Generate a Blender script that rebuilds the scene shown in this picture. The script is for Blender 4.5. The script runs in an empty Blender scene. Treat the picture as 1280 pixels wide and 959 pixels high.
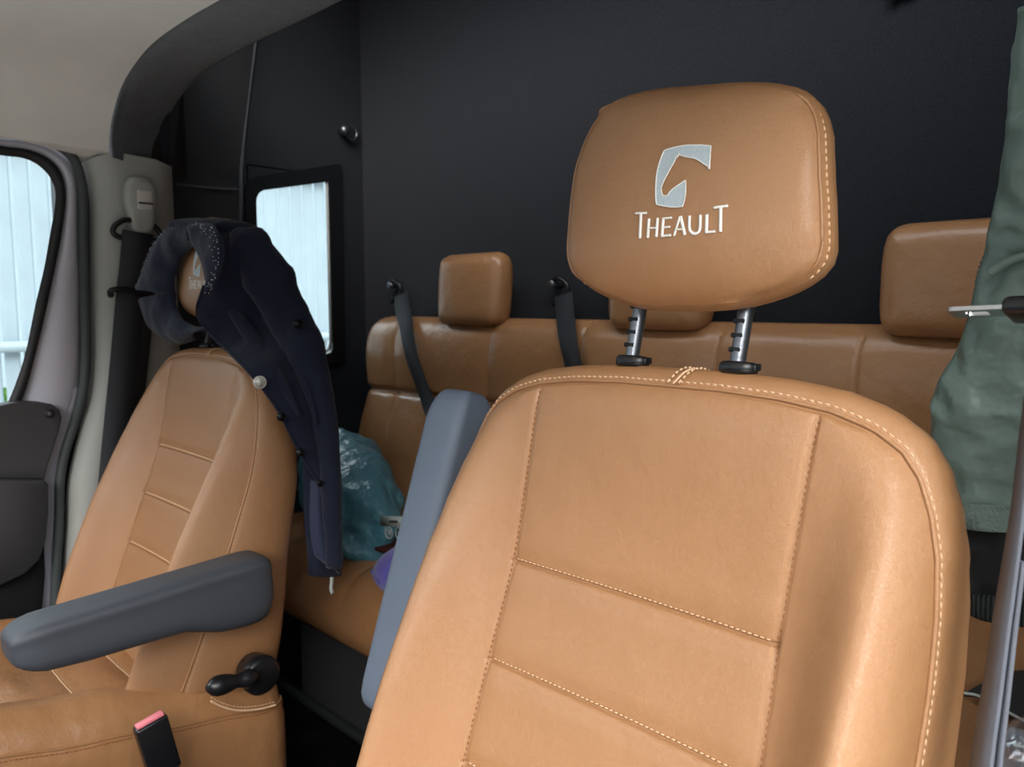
import bpy, bmesh, math, random
import numpy as np
from mathutils import Vector, Matrix, noise
random.seed(7)
scn = bpy.context.scene
COL = scn.collection

# ------------------------------------------------------------------ camera model
F = 960.0; TH = math.radians(44.6); PT = math.atan(98.5 / F)
CAM = np.array([0.0, 0.0, 1.18])
FW = np.array([-math.sin(TH) * math.cos(PT), math.cos(TH) * math.cos(PT), -math.sin(PT)])
RT = np.array([math.cos(TH), math.sin(TH), 0.0]); UP = np.cross(RT, FW)
def hit(x, y, p, n):
    """point where the sight line of a photo position meets a real plane of the van"""
    d = FW + RT * (x - 640) / F - UP * (y - 479.5) / F
    n = np.array(n, float)
    return CAM + d * np.dot(np.array(p, float) - CAM, n) / np.dot(d, n)
def VY(x, y, v): return hit(x, y, (0, v, 0), (0, 1, 0))
def VX(x, y, v): return hit(x, y, (v, 0, 0), (1, 0, 0))
def VZ(x, y, v): return hit(x, y, (0, 0, v), (0, 0, 1))

cd = bpy.data.cameras.new('camera'); cam = bpy.data.objects.new('camera', cd); COL.objects.link(cam)
cd.sensor_width = 36; cd.lens = 36 * F / 1280; cd.clip_start = 0.02
cam.matrix_world = Matrix(((RT[0], UP[0], -FW[0], CAM[0]), (RT[1], UP[1], -FW[1], CAM[1]), (RT[2], UP[2], -FW[2], CAM[2]), (0, 0, 0, 1)))
cd.dof.use_dof = True; cd.dof.focus_distance = 0.80; cd.dof.aperture_fstop = 9.0
scn.camera = cam

# ------------------------------------------------------------------ materials
def lin(c):
    return tuple(((v / 255) / 12.92 if v / 255 <= 0.04045 else ((v / 255 + 0.055) / 1.055) ** 2.4) for v in c) + (1,)
def mat(name, rgb, rough=0.5, metal=0.0, spec=0.5, bump=None, var=None, coat=0.0, sheen=0.0, extra=None):
    m = bpy.data.materials.new(name); m.use_nodes = True
    nt = m.node_tree; b = nt.nodes['Principled BSDF']
    b.inputs['Base Color'].default_value = lin(rgb); b.inputs['Roughness'].default_value = rough
    b.inputs['Metallic'].default_value = metal; b.inputs['Specular IOR Level'].default_value = spec
    b.inputs['Coat Weight'].default_value = coat; b.inputs['Coat Roughness'].default_value = 0.28; b.inputs['Sheen Weight'].default_value = sheen
    tc = nt.nodes.new('ShaderNodeTexCoord')
    if var:
        sc, amt = var
        n = nt.nodes.new('ShaderNodeTexNoise'); n.inputs['Scale'].default_value = sc; n.inputs['Detail'].default_value = 4
        nt.links.new(tc.outputs['Object'], n.inputs['Vector'])
        r = nt.nodes.new('ShaderNodeValToRGB')
        r.color_ramp.elements[0].position = 0.3; r.color_ramp.elements[1].position = 0.7
        c = lin(rgb)
        r.color_ramp.elements[0].color = tuple(max(0, v * (1 - amt)) for v in c[:3]) + (1,)
        r.color_ramp.elements[1].color = tuple(min(1, v * (1 + amt)) for v in c[:3]) + (1,)
        nt.links.new(n.outputs['Fac'], r.inputs['Fac']); nt.links.new(r.outputs['Color'], b.inputs['Base Color'])
    if bump:
        last = None
        for kind, sc, st, dist in bump:
            if kind == 'voronoi':
                t = nt.nodes.new('ShaderNodeTexVoronoi'); t.feature = 'DISTANCE_TO_EDGE'; out = t.outputs['Distance']
            elif kind == 'wave':
                t = nt.nodes.new('ShaderNodeTexWave'); t.bands_direction = 'DIAGONAL'; out = t.outputs['Fac']
                t.inputs['Distortion'].default_value = 0
            elif kind == 'waveX':
                t = nt.nodes.new('ShaderNodeTexWave'); t.bands_direction = 'X'; out = t.outputs['Fac']
            else:
                t = nt.nodes.new('ShaderNodeTexNoise'); t.inputs['Detail'].default_value = 3; out = t.outputs['Fac']
            t.inputs['Scale'].default_value = sc
            if kind == 'voronoi':
                wn = nt.nodes.new('ShaderNodeTexNoise'); wn.inputs['Scale'].default_value = sc * 0.5
                mx = nt.nodes.new('ShaderNodeMixRGB'); mx.blend_type = 'LINEAR_LIGHT'; mx.inputs[0].default_value = 0.012
                nt.links.new(tc.outputs['Object'], wn.inputs['Vector']); nt.links.new(tc.outputs['Object'], mx.inputs[1])
                nt.links.new(wn.outputs['Color'], mx.inputs[2]); nt.links.new(mx.outputs[0], t.inputs['Vector'])
            else:
                nt.links.new(tc.outputs['Object'], t.inputs['Vector'])
            bp = nt.nodes.new('ShaderNodeBump'); bp.inputs['Strength'].default_value = st; bp.inputs['Distance'].default_value = dist
            nt.links.new(out, bp.inputs['Height'])
            if last: nt.links.new(last, bp.inputs['Normal'])
            last = bp.outputs['Normal']
        nt.links.new(last, b.inputs['Normal'])
    if extra: extra(nt, b)
    return m
M = {}
LEATHER = (167, 121, 81)
M['leather'] = mat('tan_leather', LEATHER, 0.36, spec=0.6, coat=0.25, var=(3.0, 0.04), bump=[('voronoi', 480, 0.50, 0.0014), ('noise', 200, 0.20, 0.0014), ('noise', 26, 0.25, 0.006)])
M['leather_soft'] = mat('tan_leather_plain', LEATHER, 0.33, spec=0.6, coat=0.25, var=(3.0, 0.05), bump=[('noise', 22, 0.4, 0.010), ('noise', 300, 0.3, 0.0015)])
M['thread'] = mat('cream_thread', (216, 178, 140), 0.7)
M['thread_dark'] = mat('tan_thread', (150, 92, 48), 0.7)
M['silver_thread'] = mat('silver_embroidery', (190, 203, 210), 0.55, bump=[('wave', 500, 0.5, 0.0006)], var=(900, 0.12))
M['white_thread'] = mat('white_embroidery', (238, 236, 230), 0.6, bump=[('noise', 900, 0.4, 0.0006)])
M['grey_plastic'] = mat('dark_grey_plastic', (66, 70, 77), 0.45, bump=[('voronoi', 700, 0.35, 0.0008)])
M['slate_plastic'] = mat('slate_armrest_plastic', (98, 109, 125), 0.5, bump=[('voronoi', 600, 0.35, 0.0008)])
M['black_plastic'] = mat('black_plastic', (22, 23, 26), 0.35)
M['black_matte'] = mat('black_matte', (13, 13, 15), 0.8)
M['steel'] = mat('dark_steel', (120, 124, 130), 0.32, metal=0.9, bump=[('noise', 300, 0.2, 0.001)])
M['chrome'] = mat('chrome', (205, 208, 212), 0.18, metal=1.0)
M['carpet_wall'] = mat('charcoal_wall_carpet', (33, 35, 40), 0.95, spec=0.1, sheen=0.15, var=(260, 0.25), bump=[('noise', 500, 0.6, 0.003)])
M['carpet_arch'] = mat('grey_arch_carpet', (84, 86, 92), 0.97, spec=0.1, sheen=0.3, var=(40, 0.18), bump=[('noise', 420, 0.9, 0.005)])
M['carpet_floor'] = mat('dark_floor_mat', (30, 27, 26), 0.9, spec=0.1, var=(14, 0.5), bump=[('noise', 300, 0.6, 0.004)])
M['headliner'] = mat('grey_headliner', (228, 226, 220), 0.95, spec=0.1, sheen=0.1, var=(6, 0.05), bump=[('noise', 600, 0.35, 0.002)])
M['trim_grey'] = mat('grey_pillar_plastic', (168, 169, 164), 0.55, bump=[('noise', 800, 0.2, 0.001)])
M['trim_lamp'] = mat('headliner_pod_plastic', (200, 196, 190), 0.5)
M['door_silver'] = mat('silver_door_paint', (196, 196, 208), 0.33, spec=0.5, coat=0.3)
M['rubber'] = mat('black_rubber', (34, 34, 36), 0.55)
M['rubber_grey'] = mat('grey_weatherstrip', (70, 76, 77), 0.7)
M['door_card'] = mat('dark_door_card', (62, 62, 66), 0.55, bump=[('noise', 500, 0.3, 0.001)])
M['navy'] = mat('navy_wool', (27, 31, 48), 0.92, spec=0.2, sheen=0.12, bump=[('noise', 700, 0.35, 0.001), ('noise', 14, 0.5, 0.02)])
M['navy_light'] = mat('navy_lining', (33, 40, 66), 0.7, sheen=0.2, bump=[('noise', 25, 0.3, 0.006)])
M['crystal'] = mat('rhinestone', (225, 232, 240), 0.12, spec=1.0)
M['pearl'] = mat('silver_button', (232, 230, 222), 0.25, metal=0.15, spec=.8)
M['webbing'] = mat('black_webbing', (48, 51, 56), 0.6, bump=[('wave', 260, 0.6, 0.001)])
M['webbing_grey'] = mat('grey_webbing', (112, 116, 126), 0.6, bump=[('wave', 420, 0.8, 0.001)])
M['jacket'] = mat('sage_green_nylon', (122, 141, 132), 0.40, spec=0.5, bump=[('noise', 16, 0.8, 0.02), ('noise', 60, 0.25, 0.004)])
M['jacket_hem'] = mat('pale_green_fleece', (124, 140, 132), 0.9, bump=[('noise', 250, 0.8, 0.003)])
M['jacket_rib'] = mat('dark_green_rib', (50, 60, 58), 0.9, bump=[('waveX', 60, 1.0, 0.004)])
M['jacket_dark'] = mat('charcoal_lining', (40, 41, 42), 0.75, bump=[('noise', 20, 0.6, 0.012)])
M['zip'] = mat('green_zip', (72, 92, 84), 0.6)
M['teal'] = mat('teal_nylon', (78, 130, 146), 0.36, spec=0.5, bump=[('noise', 18, 0.9, 0.02), ('noise', 50, 0.5, 0.007)])
M['maroon'] = mat('dark_red_cloth', (62, 22, 18), 0.9)
M['print'] = mat('pale_print', (190, 200, 196), 0.6)
M['purple'] = mat('purple_fleece', (104, 98, 186), 0.95, sheen=0.4, bump=[('noise', 400, 0.7, 0.003)])
M['red'] = mat('red_plastic', (150, 14, 24), 0.5)
M['pink'] = mat('faded_red_button', (232, 130, 140), 0.4)
M['white_plastic'] = mat('white_film', (205, 218, 235), 0.4, bump=[('noise', 15, 0.4, 0.01)])
M['fence'] = mat('pale_painted_slats', (150, 162, 170), 0.6, var=(5, 0.06))
M['gravel'] = mat('pale_ground', (196, 194, 188), 0.9, var=(12, 0.2))
M['leaf'] = mat('green_leaf', (90, 140, 50), 0.6)
def glass():
    m = bpy.data.materials.new('window_glass'); m.use_nodes = True; nt = m.node_tree
    for n in list(nt.nodes): nt.nodes.remove(n)
    o = nt.nodes.new('ShaderNodeOutputMaterial'); mx = nt.nodes.new('ShaderNodeMixShader')
    t = nt.nodes.new('ShaderNodeBsdfTransparent'); t.inputs[0].default_value = (0.9, 0.95, 0.95, 1)
    g = nt.nodes.new('ShaderNodeBsdfGlossy'); g.inputs['Roughness'].default_value = 0.02
    fr = nt.nodes.new('ShaderNodeFresnel'); fr.inputs[0].default_value = 1.3
    nt.links.new(fr.outputs[0], mx.inputs[0]); nt.links.new(t.outputs[0], mx.inputs[1]); nt.links.new(g.outputs[0], mx.inputs[2])
    nt.links.new(mx.outputs[0], o.inputs['Surface']); return m
M['glass'] = glass()
def clear_film():
    m = bpy.data.materials.new('clear_film'); m.use_nodes = True; nt = m.node_tree
    for n in list(nt.nodes): nt.nodes.remove(n)
    o = nt.nodes.new('ShaderNodeOutputMaterial'); mx = nt.nodes.new('ShaderNodeMixShader'); mx.inputs[0].default_value = 0.35
    t = nt.nodes.new('ShaderNodeBsdfTransparent'); g = nt.nodes.new('ShaderNodeBsdfGlossy'); g.inputs['Roughness'].default_value = 0.12
    nt.links.new(t.outputs[0], mx.inputs[1]); nt.links.new(g.outputs[0], mx.inputs[2]); nt.links.new(mx.outputs[0], o.inputs['Surface']); return m
M['film'] = clear_film()

# ------------------------------------------------------------------ object helpers
ORG = {}
def thing(name, label, cat, loc, group=None):
    o = bpy.data.objects.new(name, None); COL.objects.link(o)
    o.location = tuple(float(v) for v in loc); o.empty_display_size = 0.05
    o['label'] = label; o['category'] = cat
    if group: o['group'] = group
    ORG[o.name] = np.array(loc, float); return o
def tag(o, label, cat, group=None):
    o['label'] = label; o['category'] = cat
    if group: o['group'] = group
    return o
def obj(name, vf, m, parent=None, smooth=True, label=None, angle=None):
    """vf = (verts in world coordinates, faces); linked as one mesh object"""
    v, f = vf
    v = np.asarray(v, float)
    if parent is None: org = np.array([(v[:, 0].min() + v[:, 0].max()) / 2, (v[:, 1].min() + v[:, 1].max()) / 2, v[:, 2].min()])
    else: org = ORG[parent.name]
    me = bpy.data.meshes.new(name); me.from_pydata((v - org).tolist(), [], [tuple(q) for q in f])
    bm = bmesh.new(); bm.from_mesh(me); bmesh.ops.recalc_face_normals(bm, faces=bm.faces); bm.to_mesh(me); bm.free()
    me.materials.append(M[m]); me.update()
    if smooth:
        if angle: me.shade_smooth() if not hasattr(me, 'set_sharp_from_angle') else (me.shade_smooth(), me.set_sharp_from_angle(angle=math.radians(angle)))
        else: me.shade_smooth()
    o = bpy.data.objects.new(name, me); COL.objects.link(o)
    if parent is None: o.location = org.tolist(); ORG[o.name] = org
    else: o.parent = parent; ORG[o.name] = org
    if label: o['label'] = label
    return o
def struct(name, vf, m, parent=None, **k):
    o = obj(name, vf, m, parent, **k)
    if parent is None: o['kind'] = 'structure'
    return o
def join(*parts):
    V = []; Fc = []; n = 0
    for v, f in parts:
        v = np.asarray(v, float).reshape(-1, 3); V.append(v); Fc += [tuple(i + n for i in q) for q in f]; n += len(v)
    return np.vstack(V), Fc
def gridf(nr, nc, closed=False, off=0):
    f = []
    cc = nc if closed else nc - 1
    for i in range(nr - 1):
        for j in range(cc):
            a = i * nc + j; b = i * nc + (j + 1) % nc
            f.append((a + off, b + off, b + nc + off, a + nc + off))
    return f
def box(c, s, R=None, bev=0.0, seg=2):
    bm = bmesh.new(); bmesh.ops.create_cube(bm, size=1.0)
    for v in bm.verts: v.co = Vector((v.co.x * s[0], v.co.y * s[1], v.co.z * s[2]))
    if bev > 0: bmesh.ops.bevel(bm, geom=list(bm.edges), offset=bev, segments=seg, profile=0.5, affect='EDGES')
    P = np.array([v.co[:] for v in bm.verts]); Fc = [tuple(v.index for v in f.verts) for f in bm.faces]; bm.free()
    if R is not None: P = P @ np.array(R, float).T
    return P + np.array(c, float), Fc
def frame_from(d, upv=(0, 0, 1)):
    d = np.array(d, float); d /= np.linalg.norm(d); u = np.array(upv, float)
    a = np.cross(u, d)
    if np.linalg.norm(a) < 1e-6: a = np.cross((1, 0, 0), d)
    a /= np.linalg.norm(a); b = np.cross(d, a); return a, b, d
def catmull(P, n):
    P = np.asarray(P, float); k = len(P)
    Q = np.vstack([2 * P[0] - P[1], P, 2 * P[-1] - P[-2]]); out = []
    for t in np.linspace(0, k - 1, n):
        i = min(int(t), k - 2); u = t - i
        a, b, c, d = Q[i], Q[i + 1], Q[i + 2], Q[i + 3]
        out.append(0.5 * ((2 * b) + (-a + c) * u + (2 * a - 5 * b + 4 * c - d) * u * u + (-a + 3 * b - 3 * c + d) * u ** 3))
    return np.array(out)
def tube(path, r, n=10, rx=None, cap=True, upv=(0, 0, 1), closed=False):
    """sweep an ellipse (r along a, rx along b) along a path"""
    P = np.asarray(path, float); k = len(P)
    r = np.full(k, r) if np.isscalar(r) else np.asarray(r, float)
    rx = r if rx is None else (np.full(k, rx) if np.isscalar(rx) else np.asarray(rx, float))
    V = []
    for i in range(k):
        if closed: d = P[(i + 1) % k] - P[i - 1]
        else: d = P[min(i + 1, k - 1)] - P[max(i - 1, 0)]
        a, b, _ = frame_from(d, upv)
        for j in range(n):
            t = 2 * math.pi * j / n; V.append(P[i] + a * math.cos(t) * r[i] + b * math.sin(t) * rx[i])
    f = gridf(k, n, True)
    if closed: f += [((k - 1) * n + j, (k - 1) * n + (j + 1) % n, (j + 1) % n, j) for j in range(n)]
    elif cap: f.append(tuple(range(n))); f.append(tuple(range((k - 1) * n, k * n)))
    return np.array(V), f
def ribbon(path, w, th, side):
    """flat strap: width w along side (vector or list of vectors), thickness th"""
    P = np.asarray(path, float); k = len(P); V = []
    S = np.asarray(side, float)
    if S.ndim == 1: S = np.tile(S, (k, 1))
    w = np.full(k, w) if np.isscalar(w) else np.asarray(w, float)
    for i in range(k):
        d = P[min(i + 1, k - 1)] - P[max(i - 1, 0)]; d /= np.linalg.norm(d)
        s = S[i] - d * np.dot(S[i], d); s /= np.linalg.norm(s); nn = np.cross(d, s)
        for a, b in ((-.5, -.5), (.5, -.5), (.5, .5), (-.5, .5)): V.append(P[i] + s * w[i] * a + nn * th * b)
    f = gridf(k, 4, True) + [(0, 1, 2, 3), tuple((k - 1) * 4 + j for j in range(4))]
    return np.array(V), f
def resample(P, step=None, n=None):
    P = np.asarray(P, float); d = np.r_[0, np.cumsum(np.linalg.norm(np.diff(P, axis=0), axis=1))]
    n = n or max(2, int(round(d[-1] / step)) + 1)
    t = np.linspace(0, d[-1], n); return np.stack([np.interp(t, d, P[:, k]) for k in range(P.shape[1])], 1)
def dashes(path, nrm, dash=0.0042, gap=0.0018, w=0.0012, h=0.0009):
    P = resample(path, step=(dash + gap) / 4); N = np.asarray(nrm, float)
    if N.ndim == 1: N = np.tile(N, (len(P), 1))
    else: N = resample(N, n=len(P))
    parts = []; k = max(1, int(round(4 * dash / (dash + gap))))
    for i in range(0, len(P) - k, 4):
        a = P[i]; b = P[i + k]; d = b - a; L = np.linalg.norm(d)
        if L < 1e-6: continue
        d = d / L; nn = N[i] - d * np.dot(N[i], d); nn /= np.linalg.norm(nn) + 1e-9; s = np.cross(d, nn)
        R = np.stack([d, s, nn], 1); c = (a + b) / 2
        v = [c + R @ np.array(q) for q in ((-L / 2, -w / 2, -h), (L / 2, -w / 2, -h), (L / 2, w / 2, -h), (-L / 2, w / 2, -h), (-L / 2 * .7, -w / 3, h), (L / 2 * .7, -w / 3, h), (L / 2 * .7, w / 3, h), (-L / 2 * .7, w / 3, h))]
        parts.append((v, [(0, 1, 2, 3), (4, 5, 6, 7), (0, 1, 5, 4), (1, 2, 6, 5), (2, 3, 7, 6), (3, 0, 4, 7)]))
    return join(*parts)
def table(xs, ys):
    xs = np.array(xs, float); ys = np.array(ys, float); return lambda v: np.interp(v, xs, ys)
def sm(e0, e1, x):
    t = np.clip((x - e0) / (e1 - e0), 0, 1); return t * t * (3 - 2 * t)
def pillow(T, rows, W, xp, ncol, Ff, band, thick, topk=0.8):
    """upholstered body: front face (x, s) -> offset Ff, closed by a rolled band and a back.
       T(x, off, s) gives world points. returns mesh and the boundary loop in (x, s, off) with normals"""
    rows = np.asarray(rows, float); nr = len(rows)
    na = ncol // 4; nb = ncol - 2 * na
    V = np.zeros((nr, ncol + 1, 3))
    for i, s in enumerate(rows):
        w = float(W(s)); p = min(float(xp(s)), 0.985 * w) if xp else w * 0.5
        x = np.r_[np.linspace(-w, -p, na, endpoint=False), np.linspace(-p, p, nb, endpoint=False), np.linspace(p, w, na + 1)]
        V[i, :, 0] = x; V[i, :, 1] = Ff(x, s, w, p); V[i, :, 2] = s
    nc = ncol + 1
    f = gridf(nr, nc)
    idx = [(0, j) for j in range(nc)] + [(i, nc - 1) for i in range(1, nr)] + [(nr - 1, j) for j in range(nc - 2, -1, -1)] + [(i, 0) for i in range(nr - 2, 0, -1)]
    L = np.array([V[i, j] for i, j in idx]); k = len(L)
    # outward normals in the x-s plane, smoothed along arc length
    C2 = L[:, [0, 2]]
    d = np.roll(C2, -1, 0) - C2; ln = np.linalg.norm(d, axis=1); arc = np.r_[0, np.cumsum(ln)]; tot = arc[-1]
    def at(t):
        t = t % tot; return np.array([np.interp(t, arc, np.r_[C2[:, 0], C2[0, 0]]), np.interp(t, arc, np.r_[C2[:, 1], C2[0, 1]])])
    N = np.zeros((k, 2)); h = 0.008
    area = 0.5 * np.sum(C2[:, 0] * np.roll(C2[:, 1], -1) - np.roll(C2[:, 0], -1) * C2[:, 1]); sg = 1 if area > 0 else -1
    for q in range(k):
        t = at(arc[q] + h) - at(arc[q] - h); n = np.array([t[1], -t[0]]) * sg; N[q] = n / (np.linalg.norm(n) + 1e-12)
    verts = [V.reshape(-1, 3)]; base = nr * nc; prev = [i * nc + j for i, j in idx]
    off = base
    for (o, b) in band:
        th = np.array([thick(s) for s in L[:, 2]])
        on = o * (1 + topk * np.clip(N[:, 1], 0, 1))
        ring = np.stack([L[:, 0] + N[:, 0] * on, L[:, 1] * (1 - b) + b * th, L[:, 2] + N[:, 1] * on], 1)
        verts.append(ring); cur = list(range(off, off + k)); off += k
        f += [(prev[q], prev[(q + 1) % k], cur[(q + 1) % k], cur[q]) for q in range(k)]
        prev = cur
    last = verts[-1]; cen = last.mean(0)
    for sc in (0.6, 0.25):
        ring = last.copy(); ring[:, 0] = cen[0] + (last[:, 0] - cen[0]) * sc; ring[:, 2] = cen[2] + (last[:, 2] - cen[2]) * sc
        ring[:, 1] = last[:, 1] + 0.004
        verts.append(ring); cur = list(range(off, off + k)); off += k
        f += [(prev[q], prev[(q + 1) % k], cur[(q + 1) % k], cur[q]) for q in range(k)]; prev = cur
    f.append(tuple(prev))
    A = np.vstack(verts)
    return (T(A[:, 0], A[:, 1], A[:, 2]), f), L, N

# ------------------------------------------------------------------ front seats
RC = math.radians(20)
_sg = np.linspace(-.5, .5, 2001)
_ag = np.radians(20.0 - 9.5 * sm(-.06, .06, _sg))
_yg = np.r_[0, np.cumsum(np.sin(_ag[1:]) * (_sg[1] - _sg[0]))]; _zg = np.r_[0, np.cumsum(np.cos(_ag[1:]) * (_sg[1] - _sg[0]))]
_yg -= np.interp(0, _sg, _yg); _zg -= np.interp(0, _sg, _zg)
def seatT(O, lean=0.0):
    """seat frame: x across, off backwards, s up along the gently bent back"""
    def T(x, off, s):
        x, off, s = np.broadcast_arrays(np.asarray(x, float), np.asarray(off, float), np.asarray(s, float))
        a = np.interp(s, _sg, _ag)
        return np.stack([O[0] + x + lean * np.clip(s, 0, 1), O[1] + np.interp(s, _sg, _yg) + off * np.cos(a), O[2] + np.interp(s, _sg, _zg) - off * np.sin(a)], -1)
    return T
W_BACK = table([-.43, -.415, -.39, -.3, -.2, 0, .05, .09, .12, .145, .162, .176, .186, .192, .195],
               [.20, .220, .235, .246, .251, .253, .250, .245, .237, .226, .212, .189, .156, .112, .055])
XP_BACK = table([-.43, -.1, 0, .05, .15, .195], [.150, .150, .1465, .147, .149, .150])
SEAMS = (0.0, -0.104, -0.209, -0.313)
A_B = table([-.43, -.3, -.15, -.04, .0, .05, .1, .135, .17], [.074, .077, .069, .056, .049, .036, .019, .008, 0])
def F_back(x, s, w, p):
    ax = np.abs(x)
    A = float(A_B(s))
    d = np.clip((ax - p) / max(w - p, 1e-4), 0, 1)
    f = -A * np.sin(np.pi * d ** 1.95)
    f = f + 0.010 * (1 - (x / p) ** 2) * (ax < p) * (1 - float(sm(.05, .19, s))) * 0.8   # gentle hollow of the centre panel
    edge = np.minimum(w - ax, (0.195 - s) * 1.0 + 0.0 * ax)
    f = f + 0.010 * np.exp(-(np.clip(edge, 0, 1) / 0.012) ** 1)
    # side seams of the centre panel
    g = np.exp(-((ax - p) / 0.0022) ** 2) * 0.0032 + np.exp(-((ax - p) / 0.012) ** 2) * 0.0016
    f = f + g * float(1 - sm(.18, .198, s))
    for k in SEAMS:
        dd = s - k
        f = f + (ax < p + .0005) * (0.0036 * math.exp(-(dd / 0.0018) ** 2) + 0.0034 * math.exp(-(dd / 0.012) ** 2) - 0.0012 * math.exp(-((dd + .006) / 0.004) ** 2))
    return f
def rows_back(fine):
    r = list(np.arange(-.43, .195, 0.006 if not fine else 0.004))
    r += list(.195 - np.array([0, .0004, .001, .0018, .0028, .0040, .0055, .0075, .010, .013, .0165]))
    r += list(np.array([-.43, -.428, -.425, -.42, -.415]))
    for k in SEAMS: r += list(k + np.arange(-.006, .0061, .001))
    return np.array(sorted(set(np.round(r, 5))))
BAND = [(.0005, .02), (.0030, .035), (.0052, .08), (.0074, .16), (.0090, .27), (.0096, .40), (.0090, .58), (.0050, .76), (-.003, .90), (-.014, .975), (-.03, 1.0)]
TH_BACK = table([-.43, -.39, -.28, -.14, 0, .12, .2], [.205, .20, .18, .145, .118, .088, .070])
EMB = [(310,178),(355,158),(400,140),(450,124),(500,113),(590,101),(682,97),(682,200),(682,305),(672,280),(655,268),(640,262),(600,235),(570,222),(540,215),(490,212),(455,206),(440,203),(425,182),(430,205),(420,232),(415,210),(404,218),(410,240),(395,272),(375,312),(352,362),(330,405),(312,450),(301,480),(305,512),(315,541),(352,542),(370,510),(395,485),(425,460),(460,434),(496,405),(498,460),(495,525),(485,580),(470,625),(425,631),(380,632),(320,625),(262,615),(256,560),(255,490),(258,400),(266,340),(275,290),(290,235)]
LET = [  # strokes: (polyline, width) in the measured drawing of the wordmark
 [([(82,691),(180,684)],17), ([(131,690),(123,886)],24)],
 [([(199,728),(189,882)],23), ([(271,722),(261,874)],23), ([(196,804),(266,800)],14)],
 [([(318,722),(307,870)],23), ([(312,725),(384,717)],15), ([(312,796),(370,790)],14), ([(304,866),(377,857)],17)],
 [([(449,706),(400,864)],16), ([(453,704),(484,856)],24), ([(422,812),(476,808)],13)],
 [([(523,698),(519,790),(530,828),(560,845),(590,828),(601,788),(606,690)],21)],
 [([(655,685),(647,832)],24), ([(640,833),(714,824)],17)],
 [([(708,626),(816,605)],18), ([(762,618),(752,828)],24)]]
HT = math.radians(5)
def make_headrest(seat, O, T, lean=0.0):
    # headrest frame: origin on its face, tilted 5 degrees
    h0 = np.array([.013, .027, .331])
    H = np.array(O) + h0
    def HTf(x, off, s):
        x, off, s = np.broadcast_arrays(np.asarray(x, float), np.asarray(off, float), np.asarray(s, float))
        s = s - SK * x * sm(-.02, .12, s)
        x = np.where(x < 0, x * (.955 - .06 * sm(.07, .135, s) - .05 * sm(.0, -.06, s)), x * (1 + .035 * sm(.05, -.03, s)))
        return np.stack([H[0] + x, H[1] + s * math.sin(HT) + off * math.cos(HT), H[2] + s * math.cos(HT) - off * math.sin(HT)], -1)
    SK = .12
    W = table([-.061, -.0595, -.056, -.050, -.043, -.034, -.025, -.014, 0, .03, .06, .09, .105, .117, .125, .130, .134, .136],
              [.026, .047, .069, .090, .108, .1215, .1285, .1315, .1315, .1310, .1285, .1245, .1195, .112, .101, .086, .064, .040])
    rows = sorted(set(np.round(np.r_[np.arange(-.061, .1355, .004), [-.0605, -.0595, -.058, .136, .1355, .1347, .1335, .1315]], 5)))
    def Fh(x, s, w, p):
        ax = np.abs(x)
        f = 0.018 * (ax / .136) ** 2.6 + 0.020 * max(0, (s - .03) / .105) ** 2.2 + 0.022 * max(0, (-s + .0) / .061) ** 2
        ew = np.clip(w - ax, 0, 1)
        f = f + 0.006 * np.exp(-(ew / .005)) * (abs(s - .03) < .088)
        et = max(0, min(.136 - s, s + .061))
        return f + 0.010 * math.exp(-et / .010)
    band = [(.0010, .04), (.0030, .12), (.0042, .22), (.0036, .36), (-.001, .52), (-.013, .68), (-.025, .84), (-.037, .94), (-.052, 1.0)]
    vf, L, N = pillow(HTf, rows, W, None, 64, Fh, band, lambda s: .098)
    hd = obj('headrest', vf, 'leather', seat)
    def surf(x, s, lift=0.0006):
        x = np.asarray(x, float); s = np.asarray(s, float)
        f = 0.018 * (np.abs(x) / .136) ** 2.6 + 0.020 * np.clip((s - .03) / .105, 0, None) ** 2.2 + 0.022 * np.clip(-s / .061, 0, None) ** 2
        return HTf(x, f - lift, s)
    # side piping and stitches
    for sgn in (-1, 1):
        sel = [q for q in range(len(L)) if sgn * L[q, 0] > .085 and abs(N[q, 0]) > (.55 if L[q, 2] < 0 else .30)]
        sel.sort(key=lambda q: L[q, 2])
        P = L[sel]; Nn = N[sel]
        path = HTf(P[:, 0] + Nn[:, 0] * .0012, P[:, 1] + .001, P[:, 2] + Nn[:, 1] * .0012)
        pq = resample(path, step=.004); tq = np.linspace(0, 1, len(pq)); obj('piping', tube(pq + np.outer(np.clip(1 - np.minimum(tq, 1 - tq) / .06, 0, 1), [0, .003, 0]), .0003 + .0013 * np.clip(np.minimum(tq, 1 - tq) / .08, 0, 1), 8), 'leather', hd)
        pth = HTf(P[:, 0] + Nn[:, 0] * .0036, P[:, 1] * .88 + .0118, P[:, 2] + Nn[:, 1] * .0028)
        obj('stitching', dashes(pth, np.array([sgn * 1.0, -.35, 0]), .0044, .0022, .0009, .0008), 'thread', hd)
    # embroidery (emblem and wordmark) lying on the leather
    def q2(px, py):
        X_, Y_ = 780 + px / 6.393, 160 + py / 6.393
        Hd = np.array([-.407, .56, .912]) + h0
        p = hit(X_, Y_, Hd, (0, math.cos(HT), -math.sin(HT))) - Hd
        return p[0], p[1] * math.sin(HT) + p[2] * math.cos(HT)
    bm = bmesh.new(); vs = [bm.verts.new((*q2(*e), 0)) for e in EMB]; fc = bm.faces.new(vs)
    bmesh.ops.triangulate(bm, faces=[fc]); bmesh.ops.subdivide_edges(bm, edges=bm.edges, cuts=3, use_grid_fill=True)
    P = np.array([v.co[:2] for v in bm.verts]); bm.verts.index_update(); fs = [tuple(v.index for v in f.verts) for f in bm.faces]; bm.free()
    obj('embroidered_emblem', (surf(P[:, 0], P[:, 1], .0010), fs), 'silver_thread', hd, label='silver-grey embroidered horse-head emblem')
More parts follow.
